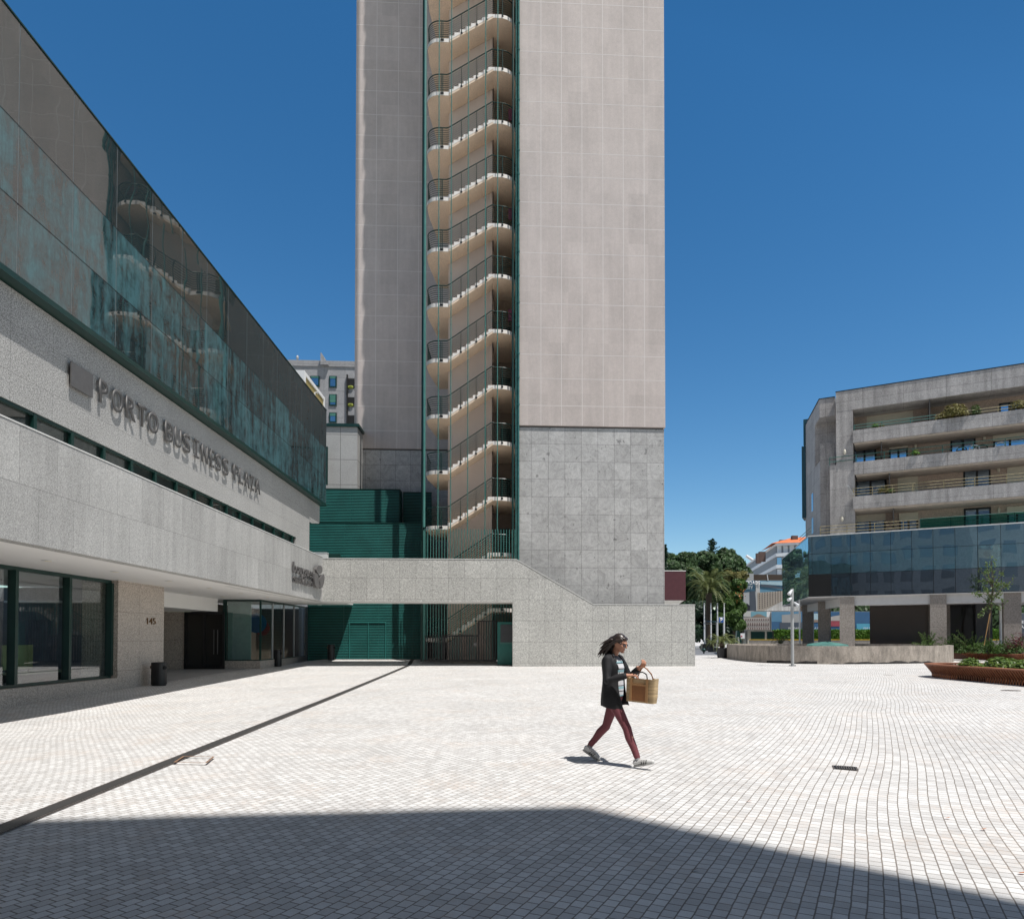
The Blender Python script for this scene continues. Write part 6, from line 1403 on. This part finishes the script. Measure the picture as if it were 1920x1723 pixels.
caps(q, [HP((.143, 0, 1.562)), HP((.163, 0, 1.528))], [.009, .0125], 8); ell(q, HP((.132, 0, 1.575)), (.02, .045, .012), HT); ell(q, HP((.135, 0, 1.46)), (.022, .022, .018), HT); ell(q, HP((.143, 0, 1.492)), (.012, .022, .014), HT)
for s_ in (-1, 1): ell(q, HP((.045, s_*.073, 1.535)), (.018, .010, .030), HT); ell(q, HP((.110, s_*.038, 1.53)), (.03, .022, .02), HT)
# torso core, arms, legs
loft(q, [(.80, 0, 0, .085, .13), (.88, 0, 0, .10, .15), (1.0, .0, 0, .085, .12), (1.1, 0, 0, .085, .115), (1.22, .01, 0, .10, .13), (1.32, 0, 0, .075, .15), (1.37, 0, 0, .05, .07)])
SHR, ELR, WRR = (0, -.165, 1.325), (.06, -.235, 1.075), (.268, -.145, 1.135)
SHL, ELL, WRL = (0, .165, 1.325), (.13, .22, 1.10), (.345, .045, 1.225)
for a, b, c in ((SHR, ELR, WRR), (SHL, ELL, WRL)): caps(q, [a, b, c], [.045, .036, .025])
HPR, KNR, ANR = (.0, -.075, .87), (.235, -.08, .475), (.385, -.08, .105)
HPL, KNL, ANL = (.0, .075, .87), (-.155, .08, .455), (-.405, .08, .185)
for a, b, c in ((HPR, KNR, ANR), (HPL, KNL, ANL)): caps(q, [a, b, Vector(b).lerp(Vector(c), .3), c], [.065, .043, .045, .031])
def hand(q, wr, d, up, curl, spread=.018, sx=1):
    """palm from four metacarpals, four fingers of unequal length bent at two joints, thumb off the side"""
    wr, d = Vector(wr), Vector(d).normalized(); up = (Vector(up)-d*Vector(up).dot(d)).normalized(); sd = d.cross(up)*sx
    L_ = (.078, .085, .08, .064)
    for i in range(4):
        o = sd*(i-1.5)*spread; k0 = wr+o*.6; k1 = wr+d*.082+o; caps(q, [k0, k1], [.0125, .0115], 8)
        dd = d.copy(); p = k1; ax = sd
        for j, f in enumerate((.45, .32, .23)):
            dd = Matrix.Rotation(curl[j], 3, ax) @ dd; e = p+dd*L_[i]*f*1.15; caps(q, [p, e], [.0092-.0008*j, .0086-.0009*j], 8); p = e
    t0 = wr+d*.02-sd*spread*1.6; t1 = t0+(d*.55-sd*.8-up*.25).normalized()*.04; t2 = t1+(d*.9-sd*.1-up*.35).normalized()*.032; caps(q, [t0, t1, t2], [.0135, .0105, .0085], 8)
hand(q, WRR, (.13, .06, .012), (-.1, -.3, 1), (-R(25), -R(40), -R(35)))
hand(q, WRL, (.08, -.055, .03), (0, .2, 1), (-R(35), -R(50), -R(45)), sx=-1)
M['skin'] = plain('skin', (.46, .235, .155), .5, var=.05, sc=6, spec=.35)
bd = part(fused(q, .0052, 2), 'body', M['skin'], woman, sm=True)
q = PMB(); ell(q, HP((.149, 0, 1.4905)), (.007, .019, .007), HT); part(q, 'lips', plain('lips', (.35, .12, .10), .5), bd, sm=True)
for s_ in (-1, 1): q = PMB(); ell(q, HP((.128, s_*.028, 1.553)), (.010, .012, .010), HT); part(q, 'eye', plain('eye_%d' % s_, (.3, .28, .25), .3), bd, sm=True)
q = PMB()
for s_ in (-1, 1): ell(q, HP((.146, s_*.032, 1.548)), (.007, .029, .019), HT); caps(q, [HP((.140, s_*.062, 1.556)), HP((.05, s_*.077, 1.558))], [.0045, .004], 6)
caps(q, [HP((.152, -.012, 1.552)), HP((.152, .012, 1.552))], [.003, .003], 6); part(q, 'sunglasses', plain('dark_sunglasses', (.02, .016, .03), .12, spec=.7), woman, sm=True)
# hair: skull cap with side parting plus locks streaming back
q = PMB(); ell(q, HP((.038, 0, 1.582)), (.095, .082, .085), HT); ell(q, HP((-.01, 0, 1.535)), (.075, .078, .09), HT); ell(q, HP((.095, 0, 1.622)), (.045, .058, .028), HT)
rnd = random.Random(4)
for s_ in (-1, 1): caps(q, [HP((.09, s_*.06, 1.605)), HP((.045, s_*.084, 1.57)), HP((-.01, s_*.088, 1.50)), (-.05, s_*.085, 1.42)], [.02, .02, .024, .02], 8)
caps(q, [HP((-.04, 0, 1.53)), (-.10, .0, 1.475), (-.14, .01, 1.44)], [.068, .045, .014], 12)
for i in range(60):
    y = rnd.uniform(-.08, .08); z0_ = rnd.uniform(1.43, 1.56); b0_ = HP((-.045+rnd.uniform(-.02, .02), y, z0_)); L = rnd.uniform(.04, .13); dz = rnd.uniform(-.13, -.02)
    caps(q, [b0_, Vector(b0_)+Vector((-L*.5, y*.3, dz*.35-.01)), Vector(b0_)+Vector((-L, y*.6, dz-.02))], [.015, .0085, .0035], 7)
for i in range(10): y = rnd.uniform(-.08, .08); caps(q, [HP((-.05, y, 1.5)), (-.075, y*1.1, 1.42), (-.085+rnd.uniform(-.03, .02), y*1.2, 1.345)], [.026, .018, .007], 7)
def hairmat():
    q = N('dark_brown_hair'); p = q.pos(); f = q.rng(q.noise(q.scalev(p, (60, 60, 160)), 1.5, 3, .6), .35, .65, 0, 1)
    q.l(q.mix(f, (.012, .009, .008), (.055, .036, .028)), q.b.inputs['Base Color']); q.b.inputs['Roughness'].default_value = .35; return q.m
part(fused(q, .0042, 1), 'hair', hairmat(), woman, sm=True)
# shirt
q = PMB(); loft(q, [(.86, .01, 0, .105, .145), (.95, .015, 0, .108, .14), (1.1, .015, 0, .105, .135), (1.22, .02, 0, .115, .14), (1.31, .01, 0, .09, .135), (1.365, .0, 0, .062, .075), (1.375, .0, 0, .055, .06)])
def shirtmat():
    q = N('printed_shirt'); p = q.pos(); sx = q.n('SeparateXYZ'); q.l(p, sx.inputs[0]); z = sx.outputs['Z']
    a = q.math('SINE', q.math('MULTIPLY', z, 2*math.pi/.105)); b = q.math('SINE', q.math('MULTIPLY', z, 2*math.pi/.07))
    c1_ = q.mix(q.rng(a, .55, .6, 0, 1), (.58, .58, .60), (.25, .42, .46)); c2_ = q.mix(q.rng(b, .86, .90, 0, 1), c1_, (.03, .03, .04))
    c3_ = q.mix(q.rng(z, 1.315, 1.32, 0, 1), c2_, (.12, .12, .13)); q.l(c3_, q.b.inputs['Base Color']); q.b.inputs['Roughness'].default_value = .8; return q.m
part(fused(q, .008, 2), 'shirt', shirtmat(), woman, sm=True)
# blazer: open shell with thickness, sleeves, lapels
def solid(me, th):
    o = bpy.data.objects.new('t', me); C.objects.link(o); s_ = o.modifiers.new('s', 'SOLIDIFY'); s_.thickness = th; s_.offset = 0; u = o.modifiers.new('u', 'SUBSURF'); u.levels = 1
    dg = bpy.context.evaluated_depsgraph_get(); dg.update(); out = bpy.data.meshes.new_from_object(o.evaluated_get(dg)); bpy.data.objects.remove(o); return out
q = MB(lambda x, y, z: PW((x, y, z)))
jr = [(.725, .005, .150, .190, 24), (.76, .005, .150, .190, 25), (.84, .0, .145, .188, 26), (.93, .0, .136, .178, 27), (1.02, .0, .128, .166, 28), (1.10, .0, .126, .162, 29), (1.18, .003, .132, .170, 31), (1.25, .0, .134, .182, 34), (1.305, -.008, .122, .192, 38), (1.345, -.015, .098, .170, 44), (1.375, -.018, .076, .118, 50), (1.398, -.022, .064, .078, 56), (1.418, -.026, .058, .066, 62)]
Rr = []
rnd = random.Random(8)
for (z, cx, rx, ry, gap) in jr:
    row = []
    for k in range(33):
        th = R(gap+(360-2*gap)*k/32); rip = 1+.022*math.sin(th*7+z*9)*(1 if z < 1.15 else .3)
        fl = .05*max(0, (.95-z)/.25) if k < 3 or k > 29 else 0
        row.append(q.v((cx+(rx*rip+fl)*math.cos(th), ry*rip*math.sin(th), z+(.018*math.sin(th*2) if z < .74 else 0))))
    Rr.append(row)
for A, B_ in zip(Rr, Rr[1:]):
    for k in range(32): q.face([A[k], A[k+1], B_[k+1], B_[k]])
jm = solid(q.mesh('j'), .008)
q = PMB()
for a, b, c, f in ((SHR, ELR, WRR, .86), (SHL, ELL, WRL, .80)):
    e = Vector(b).lerp(Vector(c), f); a_ = Vector(a)+Vector((0, .012 if a[1] < 0 else -.012, -.005)); m1 = a_.lerp(Vector(b), .5)+Vector((-.008, 0, 0))
    caps(q, [a_, m1, Vector(b)+Vector((-.01, 0, -.005)), Vector(b).lerp(e, .5), e], [.062, .056, .052, .047, .041], 14)
sl_me = fused(q, .007, 3)
bm = bmesh.new(); bm.from_mesh(jm); bm.from_mesh(sl_me); bmj = bpy.data.meshes.new('jacket'); bm.to_mesh(bmj); bm.free()
M['blazer'] = plain('black_blazer', (.013, .013, .015), .75, var=.25, sc=12)
jk = part(bmj, 'blazer', M['blazer'], woman, sm=True)
for s_ in (-1, 1):
    q = PMB()
    P_ = [(.030, s_*.062, 1.415), (.062, s_*.070, 1.36), (.100, s_*.085, 1.28), (.118, s_*.074, 1.18), (.122, s_*.066, 1.08)]
    O_ = [(.010, s_*.085, 1.41), (.040, s_*.108, 1.35), (.078, s_*.125, 1.285), (.108, s_*.095, 1.19), (.124, s_*.068, 1.08)]
    for i in range(4): q.quad(*[(x+.012, y, z) for x, y, z in (P_[i], P_[i+1], O_[i+1], O_[i])])
    lm = solid(q.mesh('l'), .005); part(lm, 'lapel', M['blazer'], jk, sm=True)
# trousers
q = PMB(); loft(q, [(.80, 0, 0, .085, .12), (.86, -.005, 0, .108, .155), (.93, .0, 0, .105, .15), (1.0, .0, 0, .09, .13)])
for a, b, c, r0_ in ((HPR, KNR, ANR, .086), (HPL, KNL, ANL, .086)):
    a_, b_, c_ = Vector(a), Vector(b), Vector(c); e = b_.lerp(c_, .90)
    caps(q, [a_+Vector((0, 0, -.02)), a_.lerp(b_, .45), a_.lerp(b_, .85), b_, b_.lerp(c_, .30)+Vector((-.012, 0, 0)), b_.lerp(c_, .62), e], [r0_, .074, .058, .056, .055, .045, .040], 14)
def trm():
    q = N('dark_red_trousers'); p = q.pos(); f = q.noise(q.scalev(p, (14, 14, 40)), 1.6, 4, .6, 1.2); q.l(q.val((.155, .040, .050), q.rng(f, .3, .7, .8, 1.18)), q.b.inputs['Base Color']); q.b.inputs['Roughness'].default_value = .8; q.bump(f, .5, .012); return q.m
part(fused(q, .007, 2), 'trousers', trm(), woman, sm=True)
# shoes and socks
M['shoe'] = plain('white_shoe', (.60, .60, .59), .5, var=.06, sc=20); M['sole'] = plain('grey_sole', (.33, .33, .32), .7); M['sock'] = plain('grey_sock', (.22, .22, .23), .9)
for an, heel, toe, side in ((ANR, (.355, -.08, .035), (.600, -.085, .100), 'r'), (ANL, (-.465, .08, .125), (-.285, .085, .030), 'l')):
    an, heel, toe = Vector(an), Vector(heel), Vector(toe); d = (toe-heel).normalized(); up = Vector((0, 1, 0)).cross(d)*-1; up = up if up.z > 0 else -up; L = (toe-heel).length; k_ = .245/L if side == 'l' else 1
    if side == 'l': toe = heel+d*.235; toe.z = max(toe.z, .028)
    q = PMB(); h1 = heel+up*.025+d*.005
    caps(q, [h1, h1.lerp(toe, .35)+up*.02, h1.lerp(toe, .7)+up*.012, toe+up*.008-d*.02], [.036, .038, .038, .028], 12)
    caps(q, [h1+up*.01, an+Vector((0, 0, -.025))], [.037, .038], 12)
    sh = part(fused(q, .006, 2), 'shoe', M['shoe'], woman, sm=True)
    q = PMB(); Pp = [heel+d*t_ for t_ in (-.02, .03, .10, .17, .235)]; wd = (.032, .036, .036, .043, .026)
    for (a, wa), (b, wb) in zip(zip(Pp, wd), zip(Pp[1:], wd[1:])):
        v_ = [q.v(tuple(c+up*z+Vector((0, y, 0)))) for z in (-.018, .004) for c, y in ((a, -wa), (b, -wb), (b, wb), (a, wa))]
        for f in ((3, 2, 1, 0), (4, 5, 6, 7), (0, 1, 5, 4), (2, 3, 7, 6)): q.face([v_[i] for i in f])
    part(q, 'sole', M['sole'], sh)
    ysd = -.0385
    for k in range(3):
        q = PMB(); c = h1.lerp(toe, .38+.12*k); q.quad(*[tuple(c+d*a_+up*b_+Vector((0, (-.0405 if b_ < .02 else -.034), 0))) for a_, b_ in ((-.010, -.012), (.002, -.012), (.022, .036), (.010, .036))]); part(q, 'stripe', M['black'], sh)
    q = PMB(); caps(q, [an+Vector((0, 0, -.03)), an+Vector((0, 0, .0))+((Vector(KNR) if side == 'r' else Vector(KNL))-an).normalized()*.028], [.036, .034], 12); part(q, 'sock', M['sock'], woman, sm=True)
# straw bag
BG = thing('straw_bag', 'woven straw tote bag with brown leather pocket and straps held by the woman', 'bag', PW((.43, -.06, .81)))
def straw():
    q = N('woven_straw'); p = q.pos(); sx = q.n('SeparateXYZ'); q.l(p, sx.inputs[0]); a = q.math('SINE', q.math('MULTIPLY', sx.outputs['Z'], 2*math.pi/.02)); dd = q.n('VectorMath', operation='DOT_PRODUCT'); q.l(p, dd.inputs[0]); dd.inputs[1].default_value = tuple(PF)
    b = q.math('SINE', q.math('MULTIPLY', dd.outputs['Value'], 2*math.pi/.018)); f = q.rng(q.math('MULTIPLY', a, b), -1, 1, .72, 1.12); st = q.rng(q.noise(q.scalev(p, (2, 2, 26)), 1.5, 3), .4, .6, .8, 1.15)
    q.l(q.val((.50, .36, .20), q.math('MULTIPLY', f, st)), q.b.inputs['Base Color']); q.b.inputs['Roughness'].default_value = .8; q.bump(f, .5, .005); return q.m
TLT = Matrix.Rotation(R(3), 3, 'Y')
def bb(x, y, z): v = TLT @ Vector((x, y, z)); return (v.x+.43, v.y-.06, v.z+.955)
q = MB(lambda x, y, z: PW(bb(x, y, z))); hw, hd, hh = .195, .07, .145
o = [(-hw*.98, -hd), (hw*.98, -hd), (hw*.98, hd), (-hw*.98, hd)]
rg = []
for z, k, inn in ((-hh, .95, 0), (-hh*.4, 1.0, 0), (hh*.5, 1.0, 0), (hh, 1.02, 0), (hh, .95, 1), (hh*.2, .93, 1)):
    pts = []
    for i in range(24):
        a = 2*math.pi*i/24; cx, sy = math.cos(a), math.sin(a); e = .35; pts.append(((abs(cx)**e)*(1 if cx > 0 else -1)*hw*k, (abs(sy)**e)*(1 if sy > 0 else -1)*hd*k, z+(.012*math.cos(a*2) if z > .1 else 0)))
    rg.append([q.v(p) for p in pts])
q.face(rg[0][::-1])
for A, B_ in zip(rg, rg[1:]):
    for k in range(24): q.face([A[k], A[(k+1) % 24], B_[(k+1) % 24], B_[k]])
q.face(rg[-1]); part(q, 'basket', straw(), BG)
M['leather'] = plain('tan_leather', (.30, .125, .045), .5, var=.12, sc=10); M['straplt'] = plain('light_tan_strap', (.42, .23, .10), .6, var=.08)
for s_ in (-1, 1):
    q = MB(lambda x, y, z: PW(bb(x, y, z))); y0_, y1_ = (-hd-.014, -hd-.004) if s_ < 0 else (hd+.004, hd+.014)
    q.box(-.10, .095, y0_, y1_, -.125, .075); part(q, 'pocket', M['leather'], BG)
    q = MB(lambda x, y, z: PW(bb(x, y, z))); y0_, y1_ = (-hd-.02, -hd-.0145) if s_ < 0 else (hd+.0145, hd+.02)
    q.box(-.125, -.095, y0_, y1_, -.14, .15); q.box(.09, .12, y0_, y1_, -.14, .15); q.box(-.094, .089, y0_, y1_, .06, .078)
    part(q, 'strap', M['straplt'], BG)
    q = MB(lambda x, y, z: PW(bb(x, y, z))); pts = [(-.11, s_*(hd+.01), .14), (-.08, s_*.07, .205), (-.035, s_*.035, .262 if s_ > 0 else .215), (.0, s_*.02, .285 if s_ > 0 else .225), (.04, s_*.03, .262 if s_ > 0 else .215), (.085, s_*.065, .20), (.105, s_*(hd+.01), .14)]
    q.tube(pts, .0075, 8); part(q, 'handle', M['leather'] if s_ > 0 else M['black'], BG, sm=True)
